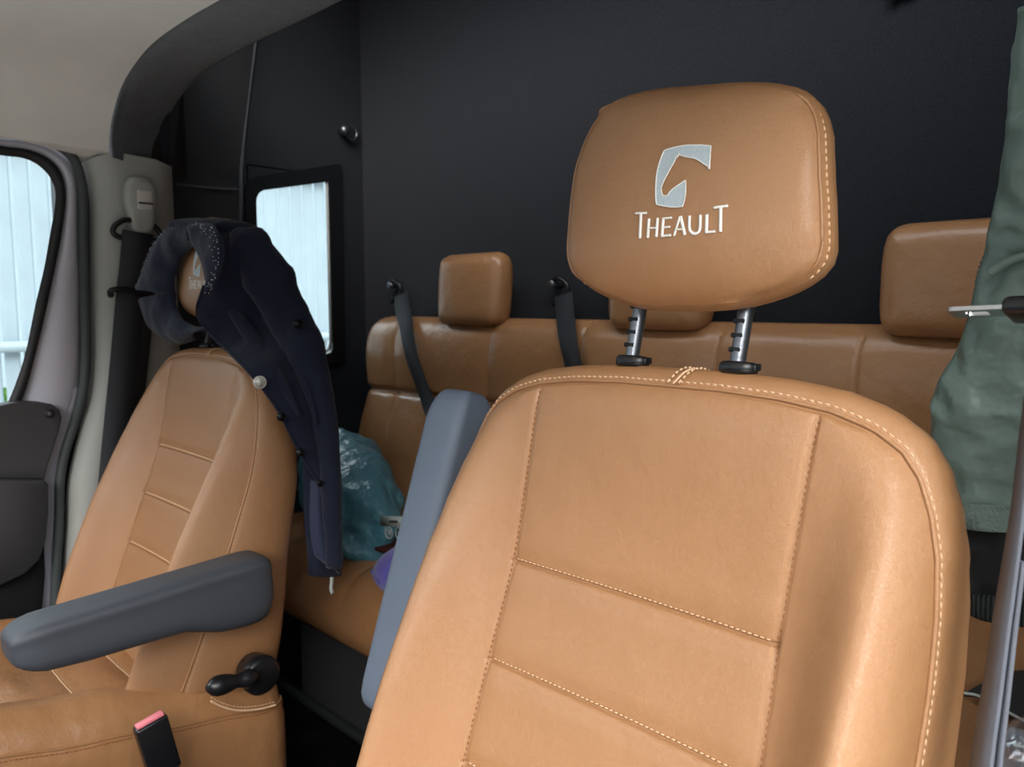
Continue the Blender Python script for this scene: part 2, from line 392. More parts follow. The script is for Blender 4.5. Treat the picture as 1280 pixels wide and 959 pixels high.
    E2 = np.array([q2(*e) for e in EMB]); E2 = np.vstack([E2, E2[:1]]); E2 = resample(E2, step=.0012)
    obj('emblem_outline', tube(surf(E2[:, 0], E2[:, 1], .0011), .00055, 6), 'white_thread', hd)
    parts = []
    for letter in LET:
        for pl_, wd in letter:
            Q = np.array([q2(*e) for e in pl_]); Q = resample(Q, step=.0012) if len(Q) == 2 else resample(catmull(Q, 24), step=.0012)
            P3 = surf(Q[:, 0], Q[:, 1], .0008)
            parts.append(tube(P3, wd / 6.393 / 2 * .00083, 8, rx=.0009, upv=(0, -1, .1)))
    obj('embroidered_lettering', join(*parts), 'white_thread', hd, label='white embroidered lettering THEAULT')
    # posts
    for px in (-.058, .058):
        a = T(px, .033, .195); b = T(px, .036, .33)
        Pp = np.linspace(a, b, 8)
        pm = tube(Pp, .0072, 14, rx=.0072, upv=(0, 1, 0))
        po = obj('headrest_post', pm, 'steel', hd)
        notch_shade = []  # raised black blocks that paint the shade inside the post's notches
        for s in (.2375, .2505, .2635, .2765):
            for yy in (-1,):
                c = T(px - .002, .033 + (s - .2) * .02 - .0050, s)
                v, f = box(c, (.0115, .0045, .0046), None, .0014, 2); notch_shade.append((v, f))
        obj('notch_shade', join(*notch_shade), 'black_matte', po)
        e = 1 if px > 0 else -1
        # collar guide
        ring = []
        nn = 28
        for (off, k) in ((.0, .85), (.0025, 1.0), (.0085, 1.0), (.011, .86), (.0115, .5)):
            for j in range(nn):
                t = 2 * math.pi * j / nn; c_, s_ = math.cos(t), math.sin(t)
                ring.append(T(px + .002 + k * .0180 * abs(c_) ** .85 * np.sign(c_), .033 + k * .0125 * abs(s_) ** .9 * np.sign(s_), .2155 + off))
        g = (np.array(ring).reshape(-1, 3), gridf(5, nn, True) + [tuple(range(4 * nn, 5 * nn)), tuple(range(nn))])
        go = obj('post_guide', g, 'black_plastic', seat)
        obj('release_button', box(T(px + .0185, .033, .2225), (.006, .012, .0065), None, .0015), 'black_plastic', go)
    return hd
def make_seat(name, label, O, lean, fine):
    O = np.array(O, float); T = seatT(O, lean)
    seat = thing(name, label, 'seat', (O[0], O[1] - .1, 0))
    vf, L, N = pillow(T, rows_back(fine), W_BACK, XP_BACK, 150 if fine else 110, F_back, BAND, TH_BACK, 1.4)
    bk = obj('backrest', vf, 'leather', seat)
    # piping along the edge seam (not the bottom)
    k = len(L); order = [q for q in range(k) if L[q, 2] > -.40]
    st = [i for i in range(len(order)) if order[i] - order[i - 1] not in (1,)]
    order = [q for q in order if not (L[q, 2] < -.39)]
    # walk from left bottom over the top to right bottom
    lft = sorted([q for q in order if L[q, 0] < 0 and N[q, 0] < -.05], key=lambda q: L[q, 2])
    rgt = sorted([q for q in order if L[q, 0] > 0 and N[q, 0] > .05], key=lambda q: -L[q, 2])
    top = sorted([q for q in order if abs(N[q, 0]) <= .05 and L[q, 2] > .15], key=lambda q: L[q, 0])
    seq = lft + top + rgt
    P = L[seq]; Nn = N[seq]
    def edge(do, db):
        d_ = do * (1 + 1.4 * np.clip(Nn[:, 1], 0, 1)); return T(P[:, 0] + Nn[:, 0] * d_, P[:, 1] + db, P[:, 2] + Nn[:, 1] * d_)
    obj('piping', tube(resample(edge(.0016, .0012), step=.004), .0019, 8), 'leather', bk)
    nrm = np.stack([Nn[:, 0] * .7, np.full(len(P), -.6), Nn[:, 1] * .7], 1)
    obj('edge_stitching', dashes(edge(.0034, .045 * TH_BACK(P[:, 2]) - .0010), nrm, .0050, .0018, .0010, .0009), 'thread', bk)
    ks = []
    for sg in (-1, 1):
        s = np.linspace(-.40, .187, 220); x = sg * (XP_BACK(s) + .0006)
        f = np.array([F_back(np.array([xx]), ss, float(W_BACK(ss)), float(XP_BACK(ss)))[0] for xx, ss in zip(x, s)])
        obj('panel_stitching', dashes(T(x, f - .0008, s), np.array([0, -1, .3]), .0036, .0022, .0008, .0005), 'thread_dark', bk)
    ks = []
    for kk in SEAMS:
        x = np.linspace(-.144, .144, 90); s = np.full(90, kk + .0024)
        f = np.array([F_back(np.array([xx]), ss, float(W_BACK(ss)), float(XP_BACK(ss)))[0] for xx, ss in zip(x, s)])
        if fine: obj('cross_stitching', dashes(T(x, f - .0006, s), np.array([0, -1, .3]), .0036, .0020, .0010, .0008), 'thread', bk)
        else: obj('cross_stitching', tube(T(x, f - .0004, s), .0013, 6), 'thread', bk)
    # joint seam on the top band
    ks = []
    for dx in (-.0045, 0.002, .0075):
        b = np.linspace(.006, .055, 24)
        x = dx + .010 + .012 * np.sqrt(np.clip((b - .006) / .05, 0, 1))
        o = np.interp(b, [.004, .0067, .0096, .0147, .0216, .0302, .042, .056], [.0012, .0072, .0125, .0178, .0216, .0230, .0216, .012])
        ks.append(dashes(T(x, b, .195 + o + .0010), np.array([0, -.2, 1]), .004, .0018, .0012, .0009) if dx != .002 else tube(T(x, b, .195 + o), .0011, 6))
    obj('top_joint_stitching', join(*ks), 'thread', bk)
    make_headrest(seat, O, T, lean)
    # curved stitched hem across the lower flank of the backrest
    # cushion
    Q = np.array([O[0], O[1] - .085, O[2] - .385]); tl = math.radians(12)
    def CT(x, off, s):
        x, off, s = np.broadcast_arrays(np.asarray(x, float), np.asarray(off, float), np.asarray(s, float))
        return np.stack([Q[0] + x, Q[1] - s * math.cos(tl) + off * math.sin(tl) * .2, Q[2] + s * math.sin(tl) * (off < .2) + s * math.sin(tl) * (off >= .2) * .3 - off], -1)
    Wc = table([-.16, -.158, -.15, -.13, -.1, 0, .2, .40, .45, .48, .498, .508, .512], [.19, .215, .235, .25, .257, .262, .265, .262, .250, .226, .19, .14, .07])
    cs = (.075, .18, .285, .39)
    def Fc(x, s, w, p):
        ax = np.abs(x); d = np.clip((ax - p) / max(w - p, 1e-4), 0, 1)
        f = -.020 * np.sin(np.pi * np.clip(d * .85, 0, 1)) * (1 if s < .45 else .5)
        e = np.minimum(w - ax, min(.512 - s, s + .16) + 0 * ax)
        f = f + .042 * np.exp(-np.clip(e, 0, 1) / .017)
        f = f + .0035 * np.exp(-((ax - p) / .004) ** 2)
        for k_ in cs: f = f + (ax < p) * (.0035 * math.exp(-((s - k_) / .003) ** 2) + .006 * math.exp(-((s - k_) / .02) ** 2))
        f = f - .0022 * np.sin(38 * s + 9 * x) * np.sin(21 * x + 3)
        return f
    rr = sorted(set(np.round(np.r_[np.arange(-.16, .512, .008), [-.159, -.157, -.153, .512, .5105, .508, .504], *[k_ + np.arange(-.006, .0061, .002) for k_ in cs]], 5)))
    vf, Lc, Nc = pillow(CT, rr, Wc, lambda s: .155, 80, Fc, [(.001, .02), (.004, .05), (.007, .12), (.006, .3), (.003, .6), (-.004, .9), (-.02, 1.0)], lambda s: .30)
    cu = obj('seat_cushion', vf, 'leather_soft', seat)
    sel = sorted([q for q in range(len(Lc)) if Lc[q, 0] > 0 and Nc[q, 0] > .2], key=lambda q: Lc[q, 2])
    parts = []; pp = []
    for sg in (-1, 1):
        Pc = Lc[sel]; Np = Nc[sel]
        pth = CT(sg * (Pc[:, 0] + Np[:, 0] * .0025), Pc[:, 1] + .004, Pc[:, 2] + Np[:, 1] * .0025)
        obj('piping', tube(resample(pth, step=.006), .0018, 6), 'leather_soft', cu)
        pth = CT(sg * (Pc[:, 0] + Np[:, 0] * .0045), Pc[:, 1] + .011, Pc[:, 2] + Np[:, 1] * .0045)
        obj('stitching', dashes(pth, np.array([sg, 0, 0.2]), .0045, .0022, .0012, .001), 'thread_dark', cu)
    kk = []
    for k_ in cs:
        x = np.linspace(-.15, .15, 60)
        f = np.array([Fc(np.array([xx]), k_, .265, .155)[0] for xx in x])
        obj('seam_welt', tube(CT(x, f - .0018, np.full(60, k_)), .0014, 6), 'thread', cu)
    # pedestal
    obj('pedestal', join(box((Q[0], Q[1] - .16, .095), (.40, .46, .19), None, .02), box((Q[0], Q[1] - .16, .205), (.44, .50, .04), None, .008)), 'black_plastic', seat)
    return seat, bk, T, Q, CT
def arm_body(P0, P1, hw, hh0, hh1, upv, tipr=1.0):
    """armrest: rounded-rectangle section swept from the pivot P0 to the tip P1"""
    P0 = np.array(P0, float); P1 = np.array(P1, float); d = P1 - P0; L = np.linalg.norm(d); d /= L
    a = np.array([1.0, 0, 0]); b = np.cross(a, d); b = b / np.linalg.norm(b)
    if np.dot(b, upv) < 0: b = -b
    V = []; n = 32
    ts = np.r_[0, .005, .012, .022, .04, .08, .15, .25, .4, .6, .75, .85, .9, .94, .965, .985, .995, 1.0]
    for t in ts:
        x = t * L
        e0 = min(1, math.sqrt(max(0, 1 - (1 - min(1, x / .03)) ** 2)) + .02)
        q = (L - x); e1 = min(1, math.sqrt(max(0, 1 - (1 - min(1, q / .05)) ** 2)) + .02)
        hh = np.interp(t, [0, .22, .42, .7, 1], [hh0, hh0 * .98, hh0 * .72, hh1 * 1.02, hh1 * .85])
        top = np.interp(t, [0, 1], [.033, .033])
        w = hw * (e0 * .35 + .65) * (.55 + .45 * e1)
        hi = top * (.55 + .45 * e0) * (e1 * .6 + .4); lo = (hh * 2 - top) * (.4 + .6 * e0) * (.25 + .75 * e1)
        for j in range(n):
            u = 2 * math.pi * j / n; c, s = math.cos(u), math.sin(u)
            X_ = w * abs(c) ** .45 * np.sign(c); Y_ = abs(s) ** .5 * np.sign(s); Y_ = Y_ * hi if Y_ > 0 else Y_ * lo
            # soft groove below the padded top
            if Y_ < hi * .55 and Y_ > -.012: X_ *= .955
            V.append(P0 + d * x + a * X_ + b * Y_)
    k = len(ts)
    return np.array(V), gridf(k, n, True) + [tuple(range(n)), tuple(range((k - 1) * n, k * n))]

# driver's seat (near)
drv, drv_back, TD, QD, _ = make_seat('driver_seat', 'large nearest tan leather front seat with uncovered headrest and folded-up armrest', (-.407, .56, .912), .035, True)
obj('armrest', arm_body(TD(-.352, .070, -.232), TD(-.335, .068, .172), .036, .048, .042, (0, -1, 0)), 'slate_plastic', drv, label='blue-grey armrest folded up beside the backrest')
# passenger's seat
PS = (-1.53, .62, .883)
pas, pas_back, TP, QP, CP = make_seat('passenger_seat', 'tan leather front seat beside the side door with lowered armrest and coat-draped headrest', PS, 0.0, False)
am = obj('armrest', arm_body((-1.208, .615, .728), (-1.208, .232, .708), .043, .058, .040, (0, 0, 1)), 'grey_plastic', pas, label='dark grey lowered armrest')
obj('pivot', tube([(-1.262, .595, .715), (-1.235, .595, .715)], .03, 24), 'black_plastic', am)
kc = VX(323, 842, -1.225)
kn = [(-1.25, .030), (-1.222, .0345), (-1.210, .0335), (-1.206, .028)]
kp = np.array([(x, kc[1], kc[2]) for x, _ in kn])
knb = obj('recline_knob', tube(kp, np.array([r for _, r in kn]), 28, upv=(0, 0, 1)), 'black_plastic', pas)
le = VX(258, 861, -1.195); ls = VX(318, 846, -1.195)
pa = np.linspace(ls, le, 12)
obj('lever', tube(pa, np.array([.012, .0155, .0160, .0135, .0115, .0125, .0150, .0165, .0170, .0165, .013, .005]), 16), 'black_plastic', knb)
# stitched hem on the passenger backrest flank
hp = [VX(x, y, -1.2455) for x, y in ((263, 872), (280, 880), (300, 884), (325, 882), (345, 877))]
obj('hem_stitching', join(tube(catmull(hp, 30) + np.array([0.001, 0, -.006]), .0022, 6), dashes(catmull(hp, 40) + np.array([.003, 0, .001]), np.array([1, 0, .1]), .0045, .0025, .0015, .001)), 'thread', pas_back)

# belt buckle beside passenger cushion
a = VX(167, 911, -1.195); b = VX(206, 889, -1.195); c = VX(235, 944, -1.195)
wv = b - a; lv = c - b; wl = np.linalg.norm(wv); ll = np.linalg.norm(lv)
wd = wv / wl; ld = lv - wd * np.dot(lv, wd); ld /= np.linalg.norm(ld); R = np.stack([wd, ld, np.cross(wd, ld)], 1)
bk = thing('belt_buckle', 'black seat belt buckle with faded pink-red button beside the passenger cushion', 'seat belt buckle', (a + b) / 2 + ld * .1)
cc = (a + b) / 2 + ld * ll * .52
obj('housing', box(cc, (wl, ll, .022), R, .004, 3), 'black_plastic', bk)
obj('release_button', box((a + b) / 2 + ld * .0005, (wl * .86, .006, .0135), R, .0015), 'pink', bk)
s0 = (a + b) / 2 + ld * (ll * .97)
obj('strap', ribbon(np.array([s0, s0 + ld * .05 + (0, .005, 0), s0 + ld * .13 + (-.02, .03, -.02)]), .03, .003, wd), 'webbing', bk)
obj('cable', tube(np.array([s0 + wd * .018, s0 + wd * .022 + ld * .03, s0 + wd * .028 + ld * .09]), .0025, 8), 'black_plastic', bk)

# ------------------------------------------------------------------ rear bench
BX0, BX1 = -2.06, 0.14
bc = (BX0 + BX1) / 2; bh = (BX1 - BX0) / 2
bench = thing('rear_bench_seat', 'long tan leather rear bench seat along the dark back wall', 'bench seat', (bc, 1.3, 0))
def BT(x, off, s):
    x, off, s = np.broadcast_arrays(np.asarray(x, float), np.asarray(off, float), np.asarray(s, float))
    ln = np.interp(s, [.5, .56, .90, .94, 1.2], [-.085, -.078, 0, 0, 0])
    return np.stack([bc + x, 1.40 + ln + off, s + 0 * x], -1)
Wb = table([.5, .502, .56, .90, .93, 1.06, 1.09, 1.11, 1.122, 1.130, 1.134], [bh - .03, bh - .012, bh - .0, bh - .012, bh - .012, bh - .014, bh - .022, bh - .036, bh - .052, bh - .075, bh - .11])
BS = [-1.88, -1.47, -1.155, -.80, -.52, -.16]
def Fb(x, s, w, p):
    ax = np.abs(x); f = np.zeros_like(x)
    e = np.minimum(w - ax, (1.134 - s) + 0 * x); f += .030 * np.exp(-np.clip(e, 0, 9) / .022)
    f += -.012 * math.exp(-((s - 1.02) / .09) ** 2) + .016 * math.exp(-((s - .918) / .010) ** 2) - .014 * math.exp(-((s - .80) / .1) ** 2)
    for k in BS:
        d = x + bc - k
        f += .005 * np.exp(-(d / .004) ** 2) + .006 * np.exp(-(d / .03) ** 2)
    return f
rb = sorted(set(np.round(np.r_[np.arange(.5, 1.134, .012), [.502, 1.134, 1.1325, 1.130, 1.1265, 1.118, 1.112], .918 + np.arange(-.02, .021, .004)], 5)))
# dense columns through the ordinary pillow
vf, Lb, Nb = pillow(BT, rb, Wb, lambda s: bh * .5, 480, Fb, [(.001, .04), (.004, .12), (.006, .3), (.005, .6), (-.004, .9), (-.015, 1.0)], lambda s: .10)
bb = obj('bench_backrest', vf, 'leather_soft', bench)
pw = []
for k in BS:
    s = np.linspace(.56, 1.115, 60); x = np.full(60, k - bc)
    f = np.array([Fb(np.array([xx]), ss, bh, 1)[0] for xx, ss in zip(x, s)])
    obj('seam_welt', tube(BT(x, f - .0012, s), .0021, 6), 'leather_soft', bb)
xw = np.linspace(-bh + .18, bh - .18, 200)
obj('cross_seam', tube(BT(xw, np.array([Fb(np.array([q]), .918, bh, 1)[0] for q in xw]) - .0012, np.full(200, .918)), .0018, 6), 'thread', bb)
# bench cushion, running front edge at Y ~ .93
def BC(x, off, s):
    x, off, s = np.broadcast_arrays(np.asarray(x, float), np.asarray(off, float), np.asarray(s, float))
    return np.stack([bc + x, 1.40 - s, .570 - off + 0 * x], -1)
Wq = table([0, .01, .40, .43, .45, .46, .465], [bh - .02, bh - .005, bh, bh - .008, bh - .022, bh - .045, bh - .07])
BS2 = [-1.80, -1.47, -1.155, -.80, -.52, -.16]
def Fq(x, s, w, p):
    ax = np.abs(x); f = np.zeros_like(x)
    e = np.minimum(w - ax, (.465 - s) + 0 * x); f += .062 * np.exp(-np.clip(e, 0, 9) / .032)
    f += -.012 * math.sin(math.pi * min(1, max(0, s / .465)))
    for k in BS2:
        d = x + bc - k; f += .004 * np.exp(-(d / .004) ** 2) + .007 * np.exp(-(d / .03) ** 2)
    f += .0035 * np.sin(17 * x + 4) * math.sin(14 * s) + .002 * np.sin(41 * x + 30 * s)
    return f
rq = sorted(set(np.round(np.r_[np.arange(0, .465, .012), [.465, .4635, .461, .458, .453, .447]], 5)))
vf, _, _ = pillow(BC, rq, Wq, lambda s: bh * .5, 320, Fq, [(.002, .1), (.006, .25), (.008, .5), (.004, .75), (-.006, .93), (-.02, 1.0)], lambda s: .185)
obj('bench_cushion', vf, 'leather_soft', bench)
obj('bench_base', box((bc, 1.30, .19), (2 * bh - .1, .34, .38), None, .01), 'carpet_wall', bench, label='black carpeted base box under the cushion')
# rear headrests (same cushion shape, slim)
def rear_headrest(cx, wid):
    z0, z1 = 1.128, 1.312
    def HTr(x, off, s):
        x, off, s = np.broadcast_arrays(np.asarray(x, float), np.asarray(off, float), np.asarray(s, float))
        return np.stack([cx + x, 1.375 + off + (s - z0) * .06, s + 0 * x], -1)
    w = wid / 2
    Wt = table([z0, z0 + .002, z0 + .006, z0 + .014, z0 + .026, z0 + .05, z0 + .12, z1 - .03, z1 - .014, z1 - .006, z1 - .002, z1],
               [w * .72, w * .80, w * .87, w * .92, w * .965, w * .99, w, w * .98, w * .94, w * .87, w * .80, w * .70])
    def Fr(x, s, w_, p):
        ax = np.abs(x); f = .012 * (ax / w) ** 2
        e = np.minimum(w_ - ax, min(s - z0, z1 - s) + 0 * x)
        return f + .018 * np.exp(-np.clip(e, 0, 9) / .014)
    rw = sorted(set(np.round(np.r_[np.arange(z0, z1, .008), [z0 + .001, z0 + .003, z1 - .001, z1 - .003, z1]], 5)))
    vf, _, _ = pillow(HTr, rw, Wt, None, 48, Fr, [(.001, .06), (.003, .2), (.004, .45), (.001, .7), (-.008, .92), (-.02, 1.0)], lambda s: .085)
    o = obj('headrest', vf, 'leather_soft', bench)
    return o
for cx in (-1.555, -.955, -.365): rear_headrest(cx, .25)

# ------------------------------------------------------------------ the van's shell
YW = 1.52; XL = -2.2; ZR = 2.45
def quadstrip(A, B): 
    A = np.asarray(A); B = np.asarray(B); n = len(A); return np.vstack([A, B]), [(i, i + 1, n + i + 1, n + i) for i in range(n - 1)]
def loft(curves, n=60):
    C = [catmull(c, n) if len(c) > 2 else resample(c, n=n) for c in curves]; return np.vstack(C), gridf(len(C), n)
struct('wall_back', box((-.97, YW + .03, 1.25), (2.46, .06, 2.5)), 'carpet_wall', smooth=False)
struct('floor', box((-.97, .3, -.03), (2.7, 2.6, .06)), 'carpet_floor', smooth=False)
struct('trim_1', box((-.97, 1.118, .012), (2.3, .022, .024), None, .004), 'rubber_grey')
# left side wall with the window cut out
yl = 1.06; gw = [(1.118, 1.018), (1.118, 1.50), (1.135, 1.522), (1.160, 1.532), (1.397, 1.585), (1.397, 1.018), (1.385, 1.000), (1.135, 1.000)]
def wall_with_hole(X0, th, outer, inner):
    V = []; f = []
    n = len(inner)
    # outer ring resampled by angle to match inner
    cy = sum(p[0] for p in inner) / n; cz = sum(p[1] for p in inner) / n
    y0, y1, z0, z1 = outer
    O_ = []
    for p in inner:
        dy, dz = p[0] - cy, p[1] - cz; t = 1e9
        if dy > 0: t = min(t, (y1 - cy) / dy)
        if dy < 0: t = min(t, (y0 - cy) / dy)
        if dz > 0: t = min(t, (z1 - cz) / dz)
        if dz < 0: t = min(t, (z0 - cz) / dz)
        O_.append((cy + dy * t, cz + dz * t))
    # push ring points nearest to each corner onto the corner itself
    for cnr in ((y0, z0), (y0, z1), (y1, z1), (y1, z0)):
        q = min(range(n), key=lambda i: (O_[i][0] - cnr[0]) ** 2 + (O_[i][1] - cnr[1]) ** 2); O_[q] = cnr
    for X_ in (X0, X0 - th):
        V += [(X_, *p) for p in inner] + [(X_, *p) for p in O_]
    for i in range(n):
        j = (i + 1) % n
        f.append((i, j, n + j, n + i)); f.append((2 * n + i, 2 * n + j, 3 * n + j, 3 * n + i)); f.append((i, j, 2 * n + j, 2 * n + i)); f.append((n + i, n + j, 3 * n + j, 3 * n + i))
    return np.array(V, float), f
prism_ = (np.array([(x_, y_, z_) for x_ in (XL - .04, XL) for y_, z_ in ((1.108, 1.528), (1.402, 1.588), (1.402, 1.596), (1.108, 1.596))]), [(0, 1, 2, 3), (4, 5, 6, 7), (0, 1, 5, 4), (1, 2, 6, 5), (2, 3, 7, 6), (3, 0, 4, 7)])
def slabs(*b): return join(*[box(((x0 + x1) / 2, (y0 + y1) / 2, (z0 + z1) / 2), (x1 - x0, y1 - y0, z1 - z0)) for x0, x1, y0, y1, z0, z1 in b])
struct('wall_left', join(prism_, slabs((XL - .04, XL, yl, 1.112, 0, ZR), (XL - .04, XL, 1.402, YW + .02, 0, ZR), (XL - .04, XL, 1.112, 1.402, 0, 1.003), (XL - .04, XL, 1.112, 1.402, 1.592, ZR))), 'carpet_wall', smooth=False)
struct('trim_8', slabs((-2.10, -1.995, .56, .83, .0, 1.53), (-2.10, -1.965, .585, .83, 1.50, 1.80), (-2.10, -1.985, .46, .57, .0, .90)), 'rubber')
def frame_ring(X0, X1, inner, outer):
    n = len(inner); V = [(X0, *p) for p in inner] + [(X0, *p) for p in outer] + [(X1, *p) for p in inner] + [(X1, *p) for p in outer]; f = []
    for i in range(n):
        j = (i + 1) % n
        f += [(i, j, n + j, n + i), (2 * n + i, 2 * n + j, 3 * n + j, 3 * n + i), (i, j, 2 * n + j, 2 * n + i), (n + i, n + j, 3 * n + j, 3 * n + i)]
    return np.array(V, float), f
def rnd(poly, rad, seg=6):
    out = []; n = len(poly)
    for i in range(n):
        p = np.array(poly[i], float); a = np.array(poly[i - 1], float) - p; b = np.array(poly[(i + 1) % n], float) - p
        r = min(rad[i] if not np.isscalar(rad) else rad, np.linalg.norm(a) * .45, np.linalg.norm(b) * .45)
        p0 = p + a / np.linalg.norm(a) * r; p1 = p + b / np.linalg.norm(b) * r
        for k in range(seg + 1):
            t = k / seg; out.append(tuple((1 - t) ** 2 * p0 + 2 * t * (1 - t) * p + t * t * p1))
    return out
gl = [(1.130, 1.020), (1.130, 1.518), (1.383, 1.574), (1.383, 1.020)]
go_ = [(1.096, .985), (1.096, 1.552), (1.428, 1.636), (1.428, .985)]
gi = rnd(gl, [.03, .035, .004, .03]); go2 = rnd(go_, [.03, .05, .006, .03])
win = struct('window_1', frame_ring(XL + .012, XL - .012, gi, go2), 'black_plastic', smooth=False)
gs = rnd([(1.128, 1.018), (1.128, 1.520), (1.386, 1.577), (1.386, 1.018)], [.03, .035, .004, .03])
obj('glass_pane', (np.array([(XL - .014, *p) for p in gs] + [(XL - .018, *p) for p in gs]), [tuple(range(len(gs))), tuple(range(len(gs), 2 * len(gs)))] + [(i, (i + 1) % len(gs), len(gs) + (i + 1) % len(gs), len(gs) + i) for i in range(len(gs))]), 'glass', win, smooth=False)
ge = rnd([(1.372, 1.03), (1.372, 1.568), (1.388, 1.572), (1.388, 1.03)], .003)
obj('window_rim', tube(np.array([(XL + .004, *p) for p in [(1.378, 1.57), (1.378, 1.2), (1.378, 1.06), (1.372, 1.036), (1.355, 1.026), (1.32, 1.024), (1.2, 1.024)]]), .0045, 8), 'trim_grey', win)
# slanted dark panel from the door pillar out to the wider body
sl0 = [(-1.965, .785, 0), (-1.965, .785, ZR)]; sl1 = [(XL, yl, 0), (XL, yl, ZR)]
V = np.array([(-1.955, .785, 0), (-1.955, .785, 1.53), (-1.93, .785, 1.72), (-1.93, .785, ZR), (XL, yl + .02, 0), (XL, yl + .02, 1.53), (XL, yl + .07, 1.80), (XL, yl + .165, ZR)])
Vb = V + np.array([-.03, -.03, 0])
struct('wall_side', (np.vstack([V, Vb]), [(0, 1, 5, 4), (1, 2, 6, 5), (2, 3, 7, 6), (8, 9, 13, 12), (9, 10, 14, 13), (10, 11, 15, 14), (0, 1, 9, 8), (1, 2, 10, 9), (2, 3, 11, 10), (4, 5, 13, 12), (5, 6, 14, 13), (6, 7, 15, 14)]), 'carpet_wall', smooth=False)
sp = [VX(x, y, XL + .004) for x, y in ((297, 420), (299, 330), (301, 240), (303, 190), (309, 130), (318, 60), (326, 10))]
struct('trim_2', tube(catmull(sp, 30), .006, 8, rx=.005, upv=(0, 1, 0)), 'carpet_arch')
sp = [VX(222, 232, -1.985), VX(262, 236, -2.09), VX(300, 238, XL + .006)]
struct('trim_3', tube(np.array(sp) + np.array([.012, -.01, 0]), .0035, 6), 'carpet_arch')
struct('ceiling_rear', box((-.97, 1.16, ZR + .02), (2.5, .80, .04)), 'carpet_wall', smooth=False)
struct('trim_9', slabs((-2.0, .0, -.95, -.50, .0, 1.0), (-1.9, -.10, -.52, -.40, .45, .92)), 'door_card', smooth=False)
# right-hand side of the rear compartment and pillar (beyond the frame)
struct('wall_right', box((.27, 1.20, 1.25), (.04, .68, 2.5)), 'carpet_wall', smooth=False)
struct('trim_4', join(box((.10, .82, 1.2), (.20, .07, 2.4), None, .015), box((.035, .69, 1.0), (.05, .26, 2.0), None, .015)), 'trim_grey')

# arch between cab and rear compartment
fa = [VX(146, 197, -1.905)] ; 
front = [(-1.90, .640, 1.512), (-1.893, .636, 1.55), (-1.872, .635, 1.59), (-1.813, .635, 1.642), (-1.738, .635, 1.673), (-1.622, .635, 1.697), (-1.452, .635, 1.703), (-1.289, .635, 1.700), (-.97, .635, 1.700)]
rear = [(-1.985, .780, 1.510), (-1.985, .780, 1.56), (-1.960, .780, 1.625), (-1.905, .780, 1.660), (-1.80, .780, 1.690), (-1.70, .780, 1.702), (-1.507, .780, 1.706), (-1.30, .780, 1.704), (-.97, .780, 1.703)]
def mirror(c): return c + [(-1.94 - x, y, z) for x, y, z in reversed(c[:-1])]
FA = catmull(np.array(mirror(front)), 120); RA = catmull(np.array(mirror(rear)), 120)
def push(c, dy, dn):   # move outward from the cabin axis
    o = c.copy(); cen = np.array([-.97, 0, 1.1])
    d = o - cen; d[:, 1] = 0; d /= np.linalg.norm(d, axis=1)[:, None]; o += d * dn; o[:, 1] += dy; return o
arch = np.vstack([push(FA, 0, .30), push(FA, -.004, .008), FA, FA * .75 + RA * .25 + np.array([0, 0, -.002]), FA * .25 + RA * .75, RA, push(RA, .01, .006), push(RA, .012, .30)])
struct('trim_5', (arch, gridf(8, 120)), 'carpet_arch')
# light headliner of the cab, extruded forward from the arch
rows_h = []
for y, dz, dx in ((.628, -.001, .004), (.60, .002, 0), (.45, .012, 0), (.25, .02, 0), (0, .022, 0), (-.35, -.01, 0), (-.55, -.06, 0), (-.66, -.10, 0)):
    c = FA.copy(); 
    c[:, 1] = y; c[:, 2] += dz * np.clip((c[:, 2] - 1.5) / .15, 0, 1)
    rows_h.append(c)
# lower skirts of the headliner follow the door top down to z 1.50
hl = []
for c in rows_h:
    zt = np.interp(c[0, 1], [-.62, 0, .30, .42, .52, .60, .64], [1.53, 1.575, 1.568, 1.556, 1.528, 1.500, 1.512])
    L0 = np.array([[-1.955, c[0, 1], zt], [-1.94, c[0, 1], zt + .012]]); L0r = L0[::-1].copy(); L0r[:, 0] = -1.94 - L0r[:, 0]
    hl.append(np.vstack([L0, c[2:-2], L0r]))
nh = len(hl[0])
struct('ceiling', (np.vstack(hl + [hl[-1] + np.array([0, 0, .25]), hl[0] + np.array([0, 0, .25])]), gridf(len(hl) + 2, nh)), 'headliner')
# rounded pod on the headliner above the side door
def pod():
    n = 32; V = []
    c0 = VX(2, 128, -1.90)
    for k, (sc, h) in enumerate(((1.12, -.010), (1.04, .001), (.96, .006), (.7, .013), (.35, .017), (.05, .018))):
        for j in range(n):
            t = 2 * math.pi * j / n; c_, s_ = math.cos(t), math.sin(t)
            y = c0[1] - .06 + sc * .095 * abs(c_) ** .9 * np.sign(c_); z = c0[2] + sc * .040 * abs(s_) ** .9 * np.sign(s_) - .10 * (y - c0[1]) * 0
            V.append((c0[0] + h, y, z))
    return np.array(V), gridf(6, n, True) + [tuple(range(5 * n, 6 * n))]
tag(obj('headliner_pod', pod(), 'trim_lamp'), 'rounded grey plastic pod on the headliner above the side door', 'trim pod')

